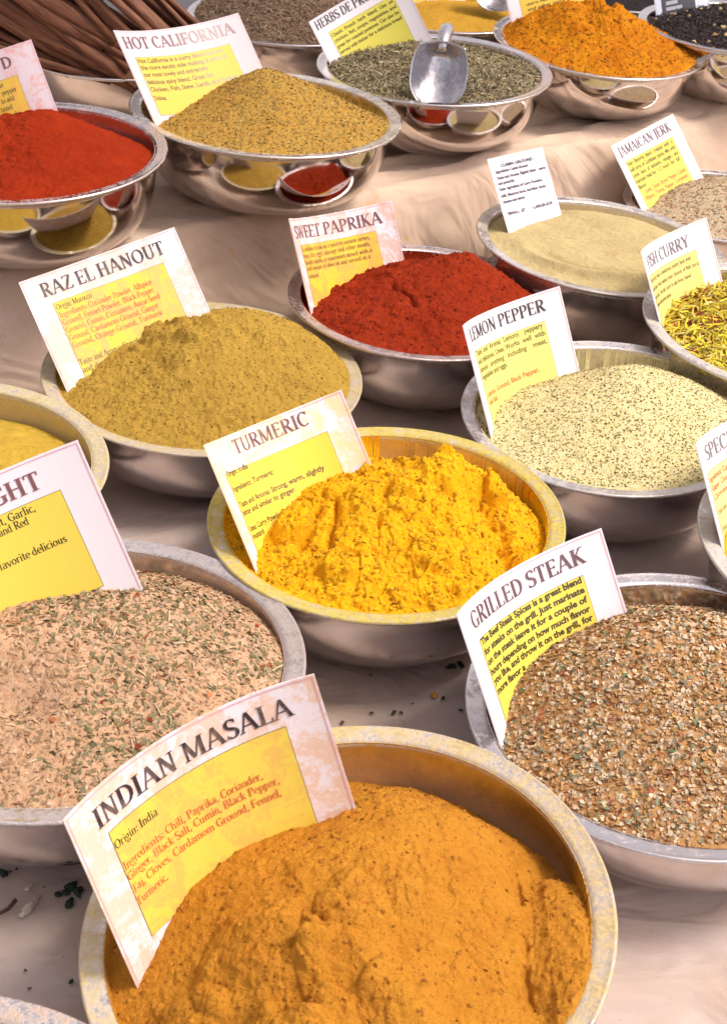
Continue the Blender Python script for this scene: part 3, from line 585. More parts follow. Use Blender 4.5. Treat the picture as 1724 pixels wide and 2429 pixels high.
hPA=Heap('PAP',[-.02,-.1,-.16,-.15,-.12,-.03,-.01,.0],[(-.8,-.2,-.07),(-.55,.1,-.02),(-.42,.25,.02),(-.25,.3,.1),(-.0,.25,.19),(.21,.2,.27),(.33,.2,.27),(.53,.2,.2),(.71,.15,.12),(.15,-.05,.24),(0,-.45,.11),(-.4,-.3,.06),(.5,-.3,.12)],320,'powder',1.4,17,lambda X,Y,x,y,h,R: h+clumps(x,y,np.clip(.35+fbm(X,Y,2.2,2,106)*1.6+.4*(X<-.1),0,1),.0055,105,(60,130))-.045*R*np.exp(-((X+.18+.35*(Y+.2)+.10*fbm(X,Y,6,2,8))/.022)**2)*np.clip((Y+.45)/.1,0,1)*np.clip((.0-Y)/.1,0,1))
hPA.make('powder_heap',m_powder('paprika',(.33,.036,.010),(.27,.028,.008),(.10,.007,.003),800,bump=.8),'dark red paprika heap with crumbly top in the middle bowl')
hPA.bits('crumbs',m_vcol('paprika_crumb',.95),900,'lump',(.0012,.0045),[((.28,.022,.006),3),((.23,.017,.005),3)],7,.5,-.1)
hLE=Heap('LEM',[.0,-.1,-.2,-.16,-.06,-.01,.02,.02],[(-.79,-.2,-.07),(-.70,.0,-.0),(-.5,.2,.04),(-.25,.25,.1),(-.11,.2,.18),(.05,.15,.27),(.21,.15,.26),(.48,.1,.18),(.68,.05,.09),(.1,-.1,.22),(0,-.5,.10),(.4,-.4,.1),(-.4,-.4,.06)],240,'smooth',1.,21)
hLE.make('powder_heap',m_powder('lemon_pepper',(.80,.68,.32),(.82,.70,.36),(.62,.48,.2),1100,[((.9,.86,.62),900,.8)],bump=.7),'pale yellow granule heap flecked with green pepper')
hLE.bits('flecks',m_vcol('pepper_fleck'),7500,'flake',(.0008,.0019),[((.16,.16,.035),4),((.26,.22,.06),3),((.10,.07,.02),2),((.3,.12,.04),.6)],8,.3,.1)
hLE.bits('grains',m_vcol('lemon_grain',.7),9000,'flake',(.0008,.0016),[((.92,.82,.50),4),((.88,.74,.32),3)],28,.5,.1)
def ridge_cum(X,Y,x,y,h,R):
    rr=np.hypot(X,Y+.02); th=np.arctan2(Y,X)
    g=np.exp(-((rr-.66+.03*np.sin(3*th))/.05)**2)*np.clip(-np.sin(th-.3)+.25,0,1); return h+g*.055*R+.03*R*np.exp(-(((X-.25)/.3)**2+((Y+.1)/.25)**2))-.045*R*np.exp(-((rr-.56)/.035)**2)*np.clip(-np.sin(th-.3),0,1)
hCU=Heap('CUM',[-.06,-.1,-.1,-.05,-.04,-.03,-.03,-.04],[(-.73,.03,-.01),(-.5,.25,.02),(-.28,.42,.04),(-.12,.5,.07),(.07,.5,.08),(.35,.45,.08),(.61,.3,.04),(0,0,.06),(0,-.5,.02)],240,'smooth',2.0,25,ridge_cum)
hCU.make('powder_heap',m_powder('cumin',(.50,.41,.20),(.44,.35,.17),(.32,.18,.08),700,bump=.5),'smooth pale green cumin powder, nearly level in its bowl')
MIXJ=[((.58,.42,.27),5),((.64,.50,.34),4),((.50,.15,.05),2.2),((.3,.28,.14),1)]
hJA=Heap('JAM',[-.0,-.05,-.1,-.08,-.06,-.02,.0,0],[(-.76,-.13,-.05),(-.56,.12,.03),(-.22,.35,.1),(-.03,.3,.17),(.2,.3,.18),(.1,0,.17),(0,-.5,.08)],130,'coarse',1.,29)
hJA.make('spice_heap',m_powder('jerk',(.52,.42,.28),(.46,.36,.22),(.3,.16,.07),600),'tan heap with rust red flecks behind the JAMAICAN JERK card')
hJA.bits('flakes',m_vcol('jerk_flake'),3500,'flake',(.0015,.0035),MIXJ,9,.5,.1)
hFI=Heap('FIS',[-.03,-.08,-.1,-.12,-.10,-.06,-.04,-.03],[(-.85,.02,-.1),(-.66,.3,-.05),(-.45,.4,.04),(-.3,.35,.1),(-.1,.1,.17),(0,-.4,.06),(.4,0,.15)],110,'coarse',1.6,33)
hFI.make('petal_heap',m_powder('petal_base',(.68,.54,.06),(.56,.42,.06),(.18,.08,.02),500),'heap of shredded yellow petals with dark red rose pieces at the right edge')
hFI.bits('petals',m_vcol('petal'),6000,'stick',(.008,.018),[((1.0,.82,.06),6),((.86,.72,.09),3),((1.0,.88,.28),2),((.38,.05,.04),1.0),((.36,.16,.03),.6)],10,.7,.25)
hFI.bits('rose_pieces',m_vcol('rose_piece'),150,'lump',(.006,.011),[((.24,.03,.03),3),((.45,.05,.14),1),((.26,.12,.10),2)],11,.4,.1)
hSP=Heap('SPE',[-.03,-.06,-.1,-.1,-.06,-.04,-.03,-.03],[(-.87,-.09,-.06),(0,0,.12),(-.5,-.1,.05)],90,'powder',1.2,37)
hSP.make('powder_heap',m_powder('special',(.62,.42,.03),(.55,.36,.03),(.3,.16,.02),700),'sliver of mustard yellow powder at the foot of the card that begins with SPECIA')
SEEDS=[((.76,.54,.33),5),((.86,.70,.50),4),((.66,.38,.15),5),((.46,.22,.08),2),((.32,.30,.17),1.1),((.46,.13,.06),.8),((.66,.42,.14),2)]
hGR=Heap('GRI',[.0,-.08,-.14,-.1,-.07,-.02,.01,.02],[(-.83,-.27,-.06),(-.76,.0,.03),(-.6,.2,.09),(-.42,.32,.13),(-.25,.35,.18),(-.17,.3,.22),(0,.3,.24),(.25,.3,.2),(0,0,.22),(0,-.5,.12),(-.4,-.3,.1),(.4,-.3,.14)],170,'coarse',1.,41)
hGR.make('seed_heap',m_powder('steak_base',(.48,.27,.11),(.38,.19,.07),(.13,.06,.03),500),'heap of cracked seeds and peppery flakes beside the GRILLED STEAK card')
hGR.bits('seeds',m_vcol('seed',.6),11500,'husk',(.0018,.0044),SEEDS,12,.5,.12)
hGR.bits('round_seeds',m_vcol('round_seed',.6),3000,'seed',(.0024,.0040),[((.74,.60,.42),3),((.62,.42,.22),2)],13,.7,.3)
hGR.bits('herb_leaves',m_vcol('herb_leaf'),520,'leaf',(.003,.0068),[((.22,.26,.16),3),((.34,.35,.24),2),((.14,.22,.09),1)],14,.5,.5)
MIXG=[((.58,.38,.24),5),((.68,.49,.34),3),((.50,.31,.17),4),((.58,.36,.18),2),((.34,.22,.12),1),((.38,.32,.18),1)]
def pits_g(X,Y,x,y,h,R):
    return h-.10*R*np.exp(-(((X+.12)/.16)**2+((Y+.42)/.10)**2))+.03*R*np.exp(-(((X+.3)/.15)**2+((Y+.25)/.12)**2))
hGH=Heap('GHT',[-.02,-.08,-.1,-.1,-.1,-.05,-.03,-.03],[(-.27,.01,.24),(-.01,.14,.25),(.11,.18,.25),(.29,.22,.22),(.41,.29,.18),(.54,.29,.13),(.67,.25,.08),(.76,.2,.04),(.85,.05,.03),(0,-.2,.24),(.4,-.2,.15),(0,-.6,.09),(.55,-.45,.05),(-.4,-.5,.08)],260,'coarse',1.3,45,pits_g)
hGH.make('spice_heap',m_powder('garlic_base',(.58,.37,.23),(.50,.30,.17),(.36,.20,.10),700),'wide beige heap mixed with green leaf flakes at the left edge')
gf=m_vcol('garlic_flake'); hGH.bits('garlic_flakes',gf,12000,'flake',(.0010,.0036),MIXG,15,.42,.08)
hGH.bits('green_flakes',m_vcol('green_flake'),6500,'flake',(.0014,.0044),[((.26,.22,.10),3),((.34,.30,.17),3),((.18,.16,.07),1)],16,.5,.12,lambda a,b,r: r.random(len(a))<np.clip(.32+2.6*vnoise(a*3+9,b*3,5),.08,1))
hGH.bits('straws',m_vcol('straw'),700,'stick',(.004,.010),[((.70,.52,.32),3),((.55,.36,.18),2),((.36,.14,.06),1)],17,.35,.12)
hGH.bits('chilli_pieces',m_vcol('chilli_piece'),70,'flake',(.002,.0045),[((.36,.07,.02),3),((.30,.05,.02),2),((.66,.2,.08),1)],18,.3,.3)
MH=[((.44,.28,.065),4),((.46,.26,.05),4),((.50,.36,.11),2),((.34,.25,.07),2),((.36,.18,.05),1.2)]
hHC=Heap('HC',[-.0,-.1,-.12,-.12,-.07,-.02,.01,.01],[(-.71,-.46,-.03),(-.6,-.2,.0),(-.47,-.03,.05),(-.33,.1,.13),(-.2,.15,.2),(-.07,.13,.27),(.06,.1,.27),(.22,.1,.22),(.43,.1,.14),(.65,.05,.08),(.83,0,.01),(.05,-.1,.25),(0,-.5,.10)],200,'coarse',1.,49)
hHC.make('spice_heap',m_powder('hot_california',(.40,.25,.055),(.40,.22,.04),(.25,.12,.03),600),'coarse golden green mound leaning against the HOT CALIFORNIA card')
hHC.bits('flakes',m_vcol('california_flake'),9000,'flake',(.0013,.0030),MH,19,.4,.08)
HB=[((.30,.24,.12),4),((.40,.34,.18),4),((.17,.14,.08),2),((.52,.46,.30),3),((.28,.20,.13),2)]
def hollow(X,Y,x,y,h,R): return h-.22*R*np.exp(-(((X+.02)/.20)**2+((Y+.42)/.34)**2))
hHD=Heap('HDP',[-.03,-.05,-.08,-.08,-.05,-.03,-.03,-.03],[(-.85,0,-.01),(-.65,.08,.05),(-.45,.12,.09),(-.2,.15,.14),(-.1,.2,.13),(.28,.3,.03),(.5,.3,.0),(.86,.1,-.02),(.3,-.3,.0),(-.3,-.4,.0)],150,'coarse',1.6,53,hollow)
hHD.make('herb_heap',m_powder('herb_base',(.20,.165,.10),(.16,.13,.08),(.07,.05,.03),500),'dried grey green herbs hollowed under the leaning metal scoop')
hHD.bits('herb_sprigs',m_vcol('herb_sprig'),9000,'stick',(.005,.0125),HB,20,.75,.2)
hBR=Heap('BRN',[.02,.02,.02,.03,.03,.03,.03,.03],[(0,0,.22),(-.4,0,.18),(.4,0,.16),(0,.5,.12),(-.2,-.5,.14),(-.75,0,.10)],120,'coarse',1.8,57)
hBR.make('seed_heap',m_powder('brown_seed_base',(.18,.12,.08),(.14,.09,.06),(.06,.035,.02),400),'brown seed heap behind the HOT CALIFORNIA card at the top edge')
hBR.bits('brown_seeds',m_vcol('brown_seed'),6500,'stick',(.006,.0105),[((.26,.17,.11),4),((.20,.13,.09),3),((.34,.25,.16),2)],21,.7,.15)
def ruts_org(X,Y,x,y,h,R):
    g=fbm(X*3.2+.4*Y,Y*.9,2.2,3,71); return h+.05*R*g*np.clip(1-np.hypot(X,Y)/.75,0,1)-.05*R*np.clip(np.abs(fbm(X,Y,4,2,74))*-3+.25,0,1)+clumps(x,y,np.clip(.9-np.hypot(X,Y-.1)/.7,0,1),.014,107,(36,90))
hOR=Heap('ORG',[.02,-.0,-.05,-.03,.0,.01,.02,.03],[(-.73,.01,.14),(-.52,.01,.24),(-.37,.01,.33),(-.21,.01,.32),(-.07,.01,.34),(.03,.01,.30),(.2,.01,.29),(.37,.01,.21),(.49,0,.15),(.72,0,.09),(0,-.45,.16),(-.45,-.4,.12),(.45,-.4,.1)],220,'powder',1.9,61,ruts_org)
hOR.make('powder_heap',m_powder('curry_orange',(.58,.23,.010),(.46,.14,.007),(.28,.07,.004),600,bump=.8),'tall ragged orange powder mound near the top right')
hBL=Heap('BLK',[-.06]*8,[(-.68,0,-.05),(-.53,.05,.02),(-.3,.1,.09),(-.11,.1,.14),(.2,.1,.16),(0,-.4,.04)],100,'coarse',2,65)
hBL.make('tea_heap',m_powder('tea_base',(.035,.025,.025),(.025,.02,.02),(.012,.01,.01),400),'black tea leaves with pale bits in the upper right corner')
hBL.bits('tea_leaves',m_vcol('tea_leaf',.6),3000,'stick',(.006,.012),[((.04,.03,.03),6),((.06,.045,.04),3)],22,.7,.15)
hBL.bits('pale_bits',m_vcol('pale_bit'),70,'lump',(.006,.010),[((.62,.45,.22),3),((.6,.3,.12),1)],23,.4,.1)
hDK=Heap('DRK',[-.03]*8,[(0,0,.1),(0,-.4,.05)],70,'coarse',2,67)
hDK.make('tea_heap',m_powder('dark_leaf',(.03,.025,.025),(.02,.018,.02),(.01,.01,.01),400),'black leaves at the top edge behind the orange mound')
hYC=Heap('YC',[-.05,-.08,-.1,-.1,-.08,-.06,-.04,-.04],[(-.33,.1,-.02),(-.13,.1,.04),(.16,.1,.02),(0,-.4,.0)],110,'coarse',1.2,69)
hYC.make('powder_heap',m_powder('ochre',(.46,.26,.03),(.4,.22,.03),(.24,.12,.02),500),'ochre powder at the top edge behind the dried herbs')
hCA=Heap('CAY',[-.04,-.12,-.14,-.12,-.06,-.03,-.0,-.01],[(-.21,.18,.16),(.01,.18,.2),(.21,.15,.21),(.31,.1,.19),(.39,.1,.12),(.51,.05,.08),(.68,0,.04),(.79,-.05,-.01),(-.1,-.1,.2),(0,-.5,.08)],240,'powder',1.3,73,lambda X,Y,x,y,h,R: h+clumps(x,y,np.clip(.5-X*2.2,0,1),.009,109,(40,100)))
hCA.make('powder_heap',m_powder('chilli',(.28,.026,.006),(.23,.020,.005),(.24,.02,.004),700,bump=.6),'bright red chilli powder heap at the left edge')
hCA.bits('crumbs',m_vcol('chilli_crumb',.95),1500,'lump',(.001,.0035),[((.34,.036,.006),3),((.27,.026,.005),2)],32,.5,-.05,lambda a,b,q:a<.1)
hOR.bits('crumbs',m_vcol('curry_crumb',.95),2200,'lump',(.0012,.0045),[((.58,.23,.01),3),((.44,.14,.007),2)],33,.5,-.05)
hYE=Heap('YEL',[-.08,-.15,-.18,-.1,-.08,-.06,-.05,-.06],[(.37,.3,.03),(.5,.25,.03),(.63,.2,.03),(.7,.1,.02),(.2,0,.08),(0,-.4,.02)],170,'powder',1.2,77)
hYE.make('powder_heap',m_powder('mustard',(.50,.33,.045),(.44,.29,.04),(.26,.14,.02),700),'mustard coloured powder low in the bowl at the left edge')

# ------------------------------------------------------------ cards
ORGN=(.72,.40,.13)
card('IM','curved stained card titled INDIAN MASALA with red ingredient lines',ORGN,.58,title=[(.0158,.0205,.134,'INDIAN MASALA','serif',.0118)],
 body=[(.0206,.0375,.0493,'Origin: India')],red=[(.0206,.0515,.108,'Ingredients: Chili, Paprika, Coriander,'),(.0204,.0585,.1155,'Ginger, Black Salt, Cumin, Black Pepper,'),(.0200,.0665,.1145,'Taj, Cloves, Cardamom Ground, Fennel,'),(.0198,.0750,.0415,'Turmeric,')],bfont='serif',bcap=.0052)
card('GRI','clean curved card titled GRILLED STEAK above bold black text',(.6,.45,.35),.08,title=[(.0182,.0182,.133,'GRILLED STEAK','serif',.0115)],tcol=(.13,.06,.07),
 body=[(.0215,.0305,.1255,'The Beef Steak Spices is a great blend'),(.0215,.0375,.1255,'for steaks on the grill. Just marinate'),(.0215,.0445,.1255,'on the steak leave it for a couple of'),(.0215,.0515,.1255,'hours depending on how much flavor'),(.0215,.058,.1255,'you like, and throw it on the grill, for'),(.0215,.065,.06,'more flavor a')],bfont='bold',bcap=.0046)
card('GHT','clean white card at the left edge whose title ends in GHT',ORGN,.04,title=[(.0855,.0203,.1195,'GHT','serif',.0118)],tcol=(.2,.08,.09),
 body=[(.084,.0325,.109,'it, Garlic,'),(.082,.0388,.102,'and Red'),(.0735,.0592,.1188,'favorite delicious')],bfont='serif',bcap=.0054)
card('TUR','card titled TURMERIC smudged with yellow powder',(.95,.62,.10),.6,title=[(.0452,.0157,.118,'TURMERIC','serif',.0112)],tcol=(.16,.06,.07),yellow=(0.768,0.577,0.065),
 body=[(.022,.0283,.0517,'Origin: India'),(.022,.0402,.0732,'Ingredients: Turmeric'),(.022,.0525,.115,'Taste and Aroma: Strong, warm, slightly'),(.022,.0590,.0864,'bitter and similar to ginger.'),(.022,.0716,.0672,'Uses: Curry Powder,'),(.022,.0776,.040,'mustard')],bcap=.0044)
card('RAZ','brown stained card titled RAZ EL HANOUT',(.62,.38,.22),.62,title=[(.015,.019,.134,'RAZ EL HANOUT','serif',.012)],yellow=(0.733,0.546,0.074),
 body=[(.0215,.0328,.0553,'Origin: Morocco'),(.0205,.0835,.083,'Taste and Aroma: Complex'),(.0205,.0905,.052,'and distinct')],
 red=[(.0215,.0400,.1105,'Ingredients: Coriander Powder, Allspice'),(.0215,.047,.110,'Ground, Fennel Powder, Black Pepper'),(.0215,.054,.1125,'Ground, Cumin, Cinnamon, Anise Seed'),(.0210,.061,.108,'Ground, Cardamom Ground, Ginger'),(.0210,.068,.1095,'Ground, Orange Ground, Turmeric')],bfont='serif',bcap=.0052,bcol=(.10,.09,.02))
card('PAP','rust stained card titled SWEET PAPRIKA',(.66,.30,.14),.6,title=[(.0110,.0195,.1368,'SWEET PAPRIKA','serif',.0122)],yellow=(0.800,0.504,0.043),tcol=(.14,.05,.07),
 body=[(.021,.0325,.1198,'In addition to use as a spice to season stews,'),(.021,.0388,.119,'soups, rice, eggs, sausage and other meats,'),(.021,.0455,.119,'Spanish paprika is sometimes mixed with a'),(.021,.0515,.116,'small amount of olive oil and served as a'),(.021,.059,.045,'condiment.')],bfont='serif',bcap=.0046,bcol=(.12,.07,.02))
card('LEM','nearly clean card titled LEMON PEPPER',(.55,.35,.15),.12,title=[(.0175,.0172,.1318,'LEMON PEPPER','serif',.0112)],yellow=(0.733,0.624,0.185),
 body=[(.0222,.0308,.1246,'Taste  and  Aroma:  Lemony,   peppery'),(.0222,.038,.1252,'and delicious. Uses: Works  well  with'),(.0222,.0452,.1252,'almost   anything   including    meat,'),(.0222,.052,.0732,'vegetables and eggs.')],red=[(.025,.0675,.1103,'Lemon, Ground, Black Pepper,'),(.025,.0745,.045,'and Salt')],bcap=.0048,bcol=(.10,.12,.02))
card('HC','large card titled HOT CALIFORNIA with a yellow text box',(.55,.42,.25),.3,box=(.018,.0360,.166,.113),title=[(.0085,.0240,.181,'HOT CALIFORNIA','serif',.0155)],yellow=(0.681,0.452,0.074),tcol=(.16,.06,.07),white=(.52,.47,.48),
 body=[(.0195,.0435,.153,'Hot California is a curry blend but on'),(.0195,.0525,.1544,'the more exotic side making it one of'),(.0195,.0620,.1234,'our most lovely and extremely'),(.0195,.072,.127,'delicious spicy blend. Great for'),(.0195,.0818,.157,'Chicken, Fish, Stew, Lamb, and Indian'),(.0195,.0935,.041,'Dishes.')],bcap=.0062,bcol=(.07,.07,.015),H=.14)
card('HDP','clean card titled HERBS DE PROVENCE behind the scoop',(.5,.5,.3),.03,title=[(.006,.0160,.140,'HERBS DE PROVENCE','serif',.0125)],yellow=(0.681,0.624,0.110),
 body=[(.0222,.0345,.124,'Classic  French  herb  blend.  Use  on'),(.0222,.043,.125,'chicken, fish, soups, vegetables, and'),(.0222,.0515,.125,'great for roasted potatoes. Can also be'),(.0222,.060,.125,'served with butter for a delicious bread')],bcap=.005,bcol=(.07,.07,.015),edge=(.7,.5,.65))
card('CUM','small plain white card with prices and no coloured box',(.55,.42,.25),.2,box=None,bfont='bold',bcap=.0034,bcol=(.07,.07,.10),
 body=[(.016,.0112,.0655,'CUMIN GROUND','bold'),(.0065,.0167,.0555,'Ingredients: Cumin Ground'),(.0055,.0233,.0806,'Taste and Aroma: Slightly bitter , warm'),(.0052,.0290,.0303,'and powerful.'),(.0044,.0353,.0712,'Uses: Ingredient of Curry Powders,'),(.0040,.0424,.074,'chili, Mexican food, burritos, tacos,'),(.0044,.0489,.0385,'cheese and stews.'),(.0067,.062,.0335,'SMALL- $7','bold'),(.046,.062,.0758,'LARGE-$10','bold')],H=.10)
card('JAM','card titled JAMAICAN JERK with green and red text',(.6,.45,.25),.1,box=(.0125,.0245,.1115,.09),title=[(.0080,.0172,.1155,'JAMAICAN JERK','serif',.0118)],yellow=(0.733,0.624,0.110),tcol=(.12,.08,.1),
 body=[(.0135,.0310,.1075,'Very  flavorful  blend  created  with  a'),(.0135,.0385,.108,'wild array of Caribbean spices. Mix with'),(.0135,.046,.108,'some  juice  of  balsamic,  vinegar,  and'),(.0135,.0535,.106,'marinate meat for  1-2  hours  for  full'),(.0135,.061,.031,'flavor.')],red=[(.022,.0685,.107,'Garlic, Onion, Brown Pepper, Cumin'),(.016,.076,.107,'Allspice, Thyme, Pepper, Coriander')],bcap=.0055,bcol=(.07,.07,.015),H=.11)
card('FIS','sharply curved card titled FISH CURRY with small faint text',(.8,.5,.3),.1,title=[(.030,.0203,.1215,'FISH CURRY','serif',.0118)],yellow=(0.751,0.624,0.203),tcol=(.18,.16,.18),
 body=[(.024,.0330,.118,'Fish curry has a delicious zesty but yet'),(.023,.041,.1265,'mild taste that makes your choice of fish to a'),(.023,.049,.112,'tasty dish. The fish curry is salt free, hand'),(.023,.0565,.072,'blended with sweet spices.')],bcap=.0042,bcol=(.13,.13,.03),edge=(.85,.5,.35))
card('SPE','card cut by the right edge whose title begins SPECIA',(.8,.5,.3),.1,title=[(.0315,.0182,.107,'SPECIAL','serif',.0115)],yellow=(0.751,0.624,0.277),tcol=(.18,.16,.18),
 body=[(.024,.059,.07,'Taste and Aroma:'),(.024,.072,.06,'Uses: Indian'),(.024,.079,.045,'curries')],red=[(.024,.0335,.11,'Ingredients: Cumin, Coriander,'),(.024,.0405,.11,'Ginger, Cinnamon, Pepper,'),(.024,.0475,.10,'Cloves, Fennel')],bcap=.0043,bcol=(.25,.24,.1))
card('CAY','stained card at the left edge whose title ends in D',(.72,.22,.12),.45,box=(.02,.0318,.1205,.0967),title=[(.1085,.0210,.121,'D','serif',.0122)],yellow=(0.716,0.483,0.074),tcol=(.16,.06,.08),
 body=[(.095,.0390,.103,'ar'),(.097,.0475,.115,'pepper'),(.093,.056,.109,'to add'),(.089,.0645,.1035,'tasted'),(.09,.0735,.1055,'es and')],bfont='serif',bcap=.0058,bcol=(.12,.08,.03),white=(.64,.56,.60))
card('ORG','mostly hidden card with a yellow box behind the orange mound',ORGN,.2,yellow=(0.733,0.514,0.074),title=None,body=[(.03,.052,.122,'used to make the most authentic'),(.03,.060,.122,'and other curry dishes')],bcap=.0046)
kb=card('BLK','bluish white card with a dark printed block beside the black tea',None,0,box=None,white=(.62,.66,.76),H=.12,edge=(.6,.6,.7))
dk=m_plain('dark_print',(.06,.06,.075),.4); lt=m_plain('grey_print',(.42,.44,.5),.4)
kb.sheet('printed_block',.012,.012,.078,.1,.0004,dk)
for r_ in range(8):
    u=.016+.006*rnd.random(); kb.sheet('grey_bar',u,.018+r_*.009,u+.02+.03*rnd.random(),.0235+r_*.009,.0006,lt)
card('YC','yellow printed card at the top edge behind the herb card',ORGN,.15,yellow=(0.751,0.546,0.092),box=(.008,.0262,.142,.1),body=[(.03,.05,.12,'curry powder')],bcap=.0046)
card('BRN','white card whose lower edge shows above the brown seeds',None,0,box=None,white=(.65,.65,.68))

# ------------------------------------------------------------ scoops
def scoop(label,loc,rot,mat,sc=1.):
    root=thing('metal_scoop',loc,label,'scoop','metal scoops in the bowls',rot)
    root.location=Vector((loc[0]*US,loc[1]*US,CAM_H+(loc[2]-CAM_H)*US)); root.scale=(US,US,US)
    nu,nv=33,30; V=[]
    W=.0385*sc; L=.076*sc
    for side in (0,1):
        for i in range(nu):
            for j in range(nv):
                u=-1+2*i/(nu-1); v=j/(nv-1)
                e_=max(0,(v-.55)/.45); wd=W*(.80+.20*math.sin(min(1,v/.42)*math.pi/2))*math.sqrt(max(.0,1-(.90*e_)**2.3))
                x=u*wd; zz=L*(.5-v)-.006*sc*e_**1.4*(1-abs(u)**2)+.007*sc*(1-u*u)*max(0,1-v/.2)
                dep=.034*sc*(1-abs(u)**2.2)*(1-.93*max(0,(v-.25)/.75)**1.7)*min(1,v/.14)**.55
                V.append((x,dep+(.0011*sc if side else 0),zz))
    F=[];m=nu*nv
    for i in range(nu-1):
        for j in range(nv-1):
            a=i*nv+j; F.append((a,a+1,a+nv+1,a+nv)); F.append((m+a,m+a+nv,m+a+nv+1,m+a+1))
    bd=[i*nv for i in range(nu)]+[(nu-1)*nv+j for j in range(1,nv)]+[i*nv+nv-1 for i in range(nu-2,-1,-1)]+[j for j in range(nv-2,0,-1)]
    for a,b in zip(bd,bd[1:]+bd[:1]): F.append((a,b,m+b,m+a))
    link('blade',mesh('scoop_blade',V,F,mat),root)
    P=[(0,.008*sc,L*.42),(0,.012*sc,L*.54),(0,.018*sc,L*.62),(0,.030*sc,L*.74),(0,.048*sc,L*.84),(0,.070*sc,L*.90)]
    Vt,Ft=tube(P,np.array([.007,.0075,.0085,.0095,.0100,.0088])*sc,14); link('handle',mesh('scoop_handle',Vt,Ft,mat),root)
    return root
so=N('cast_aluminium'); sp_=so.ramp(so.noise(120,4,.7),.42,.62)
alu=so.P(Base_Color=so.mix(sp_,(.62,.60,.62),(.46,.44,.46)),Metallic=1.,Roughness=so.math('ADD',.2,so.math('MULTIPLY',sp_,.12)),Normal=so.bump(so.noise(40,5,.6),.25,.003))
from mathutils import Euler
scoop('bright metal scoop leaning in the dried green herbs',(.067,1.866,.036),Euler((R_(-22),R_(2),R_(-6))).to_quaternion(),alu)
scoop('metal scoop in the ochre powder at the top edge',(.175,2.37,.045),Euler((R_(-35),R_(28),R_(-20))).to_quaternion(),alu,1.15)

# ------------------------------------------------------------ cinnamon sticks
cm=N('cinnamon'); cn=cm.n('TexNoise',{'Vector':cm.n('VectorMath',{0:cm.obj(),1:(1,1,.08)},operation='MULTIPLY').outputs[0],'Scale':420,'Detail':4}).outputs[0]
cmat=cm.P(Base_Color=cm.mix(cm.ramp(cn,.35,.65),(.19,.068,.028),(.085,.029,.012)),Roughness=.75,Normal=cm.bump(cn,.4,.001))
def quill(L,r,seed):
    q=random.Random(seed); prof=[]
    for side in (-1,1):
        for k in range(9):
            t=k/8; a=side*(-.15+t*4.2); rr=r*(.55*(1-t*.75)); prof.append((side*r*.52+rr*math.sin(a)*side*side, rr*math.cos(a)-.1*r))
        if side<0: prof=prof[::-1]
    n=len(prof); V=[];F=[];S=9; bx,by=q.uniform(-.02,.02),q.uniform(-.02,.02)
    for i in range(S):
        t=i/(S-1); w_=1+.12*math.sin(t*7+seed); ox=bx*math.sin(t*math.pi)+.002*math.sin(t*11+seed); oy=by*math.sin(t*math.pi)
        for (x,y) in prof: V.append((x*w_+ox,y*w_+oy,(t-.5)*L))
    for i in range(S-1):
        for j in range(n-1): a=i*n+j; F.append((a,a+1,a+n+1,a+n))
    me=mesh('cinnamon_quill',V,F,cmat)
    return me
base=Vector(BW['CIN'][:3])
protos=[quill(.36+.03*k,.0062+.0012*(k%3),k) for k in range(6)]
spots=[]
for k in range(40):
    o=bpy.data.objects.new('cinnamon_stick',protos[k%6]); col.objects.link(o); sm=o.modifiers.new('thickness','SOLIDIFY'); sm.thickness=.0012
    an=R_(-115+88*((k*7)%40)/39); lv=k/40
    end=base+Vector((.118*math.cos(an)+.004*rnd.uniform(-1,1), .118*math.sin(an), -.012+.05*lv+.01*rnd.random()))
    sl=.26+.62*lv*(.6+.5*rnd.random()); d=Vector((-.95, .02+.30*rnd.random(), sl)).normalized()
    L=.36; o.location=end+d*(L*.5); o.rotation_mode='QUATERNION'; o.rotation_quaternion=d.to_track_quat('Z','Y')@Euler((0,0,rnd.uniform(0,6.28))).to_quaternion()
    o['label']='long brown cinnamon stick '+('on top of' if k>=28 else 'in the middle of' if k>=12 else 'at the bottom of')+' the pile fanned out of the dark bowl'; o['category']='cinnamon stick'; o['group']='cinnamon sticks fanned out of the dark bowl'

# ------------------------------------------------------------ spilled bits on the cloth
def crumb(name,x,y,s,c,label,cat,group,shape='crumb',rot=0.,asp=1.):
    r=random.Random(int(x*7919+y*104729)); n=9; V=[(0,0,.6*s)];
    for i in range(n):
        a=2*math.pi*i/n; q=s*(.55+.9*r.random())*(1 if shape=='crumb' else .8); V.append((q*math.cos(a)*asp,q*math.sin(a)/asp,.0)); 
    for i in range(n):
        V.append((V[1+i][0]*.55,V[1+i][1]*.55,s*.45*r.random()+s*.15))
    F=[(1+i,1+(i+1)%n,1+n+(i+1)%n,1+n+i) for i in range(n)]+[(1+n+i,1+n+(i+1)%n,0) for i in range(n)]
    o=link(name,mesh(name,V,F,MC[c],False),None,label,cat,group); o.location=(x,y,TABLE+.001+.0006); o.rotation_euler=(0,0,rot); return o
MC={'leaf':m_plain('dark_leaf_bit',(.018,.035,.022),.8),'brown':m_plain('brown_bit',(.10,.06,.035),.8),'pale':m_plain('pale_seed',(.62,.56,.46),.6),'orange':m_plain('orange_bit',(.62,.27,.05),.9)}
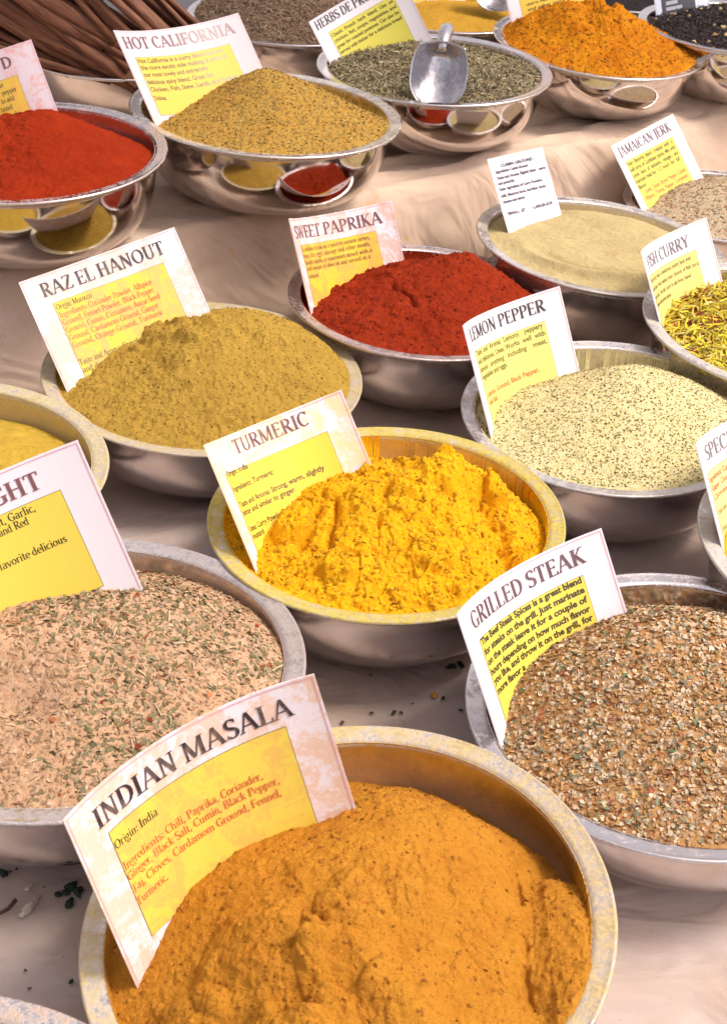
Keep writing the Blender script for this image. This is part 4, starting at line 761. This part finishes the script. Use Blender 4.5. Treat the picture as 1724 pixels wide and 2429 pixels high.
DB=[
('leaf',-0.2097,0.5798,0.0045),
('leaf',-0.2019,0.5833,0.0012),
('leaf',-0.2051,0.5809,0.0014),
('leaf',-0.1665,0.5718,0.005),
('leaf',-0.1608,0.5686,0.0048),
('leaf',-0.1724,0.5659,0.003),
('leaf',-0.1641,0.5602,0.004),
('leaf',-0.1686,0.568,0.0035),
('leaf',-0.1515,0.5039,0.0022),
('brown',-0.1791,0.5095,0.0013),
('brown',-0.1741,0.4976,0.0013),
('brown',-0.1915,0.5507,0.001),
('brown',-0.182,0.5707,0.0008),
('leaf',0.0059,0.809,0.0025),
('leaf',0.0127,0.8096,0.0026),
('leaf',0.0723,0.8,0.0045),
('leaf',0.0792,0.8023,0.0038),
('brown',0.0119,0.7848,0.0013),
('leaf',0.0654,0.7635,0.0023),
('brown',0.0431,0.756,0.0011),
('leaf',0.0299,0.7455,0.0024),
('brown',0.0349,0.7457,0.0022),
('brown',0.0142,0.7439,0.0017),
('brown',-0.0064,0.7322,0.0018),
('leaf',0.0774,0.7519,0.0018),
('orange',0.0588,0.7666,0.0032),
('leaf',0.1903,0.5957,0.0035),
('leaf',0.1942,0.5913,0.003),
('leaf',0.1972,0.5942,0.0022),
('brown',0.1898,0.5843,0.0018),
('brown',0.1685,0.5575,0.0012),
('brown',0.2391,0.6094,0.0012),
('brown',-0.2142,1.6113,0.003),
('brown',-0.2222,1.6048,0.0022),
('brown',-0.2012,1.6025,0.0012),
('brown',0.217,2.0555,0.003),
('brown',0.2262,0.9448,0.0015),
('orange',-0.1384,0.9522,0.005),
]
NMS={'leaf':('leaf_bit','dark green leaf bit lying on the cloth between the bowls','leaf bit','dark leaf bits dropped on the cloth'),'brown':('spice_crumb','tiny brown crumb lying on the cloth between the bowls','crumb','brown crumbs dropped on the cloth'),'orange':('powder_spill','small orange powder spill on the cloth between the bowls','powder spill','orange powder spills on the cloth')}
for i,(c,x,y,s) in enumerate(DB):
    nm,lb,ct,gr=NMS[c]; lb=lb.replace('between the bowls',('left of the nearest bowl' if x<-.1 and y<.7 else 'right of the nearest bowl' if x>.12 and y<.62 else 'between the nearest bowl and the turmeric bowl' if y<.8 else 'among the far bowls')); crumb(nm,x,y,s*.8,c,lb,ct,gr,rot=i*1.3,asp=1.2)
crumb('pale_seed',-0.1908,0.5699,.0028,'pale','oval white seed on the cloth left of the INDIAN MASALA card','seed',None,rot=.9,asp=1.35)
crumb('pale_husk',-0.1865,0.556,.0048,'pale','long pale husk on the cloth below the white seed','husk',None,rot=1.1,asp=1.6)
tw=tube([(-0.2035,0.5477,TABLE+.003),(-0.1987,0.5507,TABLE+.004),(-0.1951,0.5563,TABLE+.006)],[.0010,.0012,.0014],7)
link('clove_stem',mesh('clove_stem',tw[0],tw[1],MC['brown']),None,'thin dark curved stem lying on the cloth at the left edge','stem')
print('tris',sum(len(o.data.polygons) for o in bpy.data.objects if o.type=='MESH'))
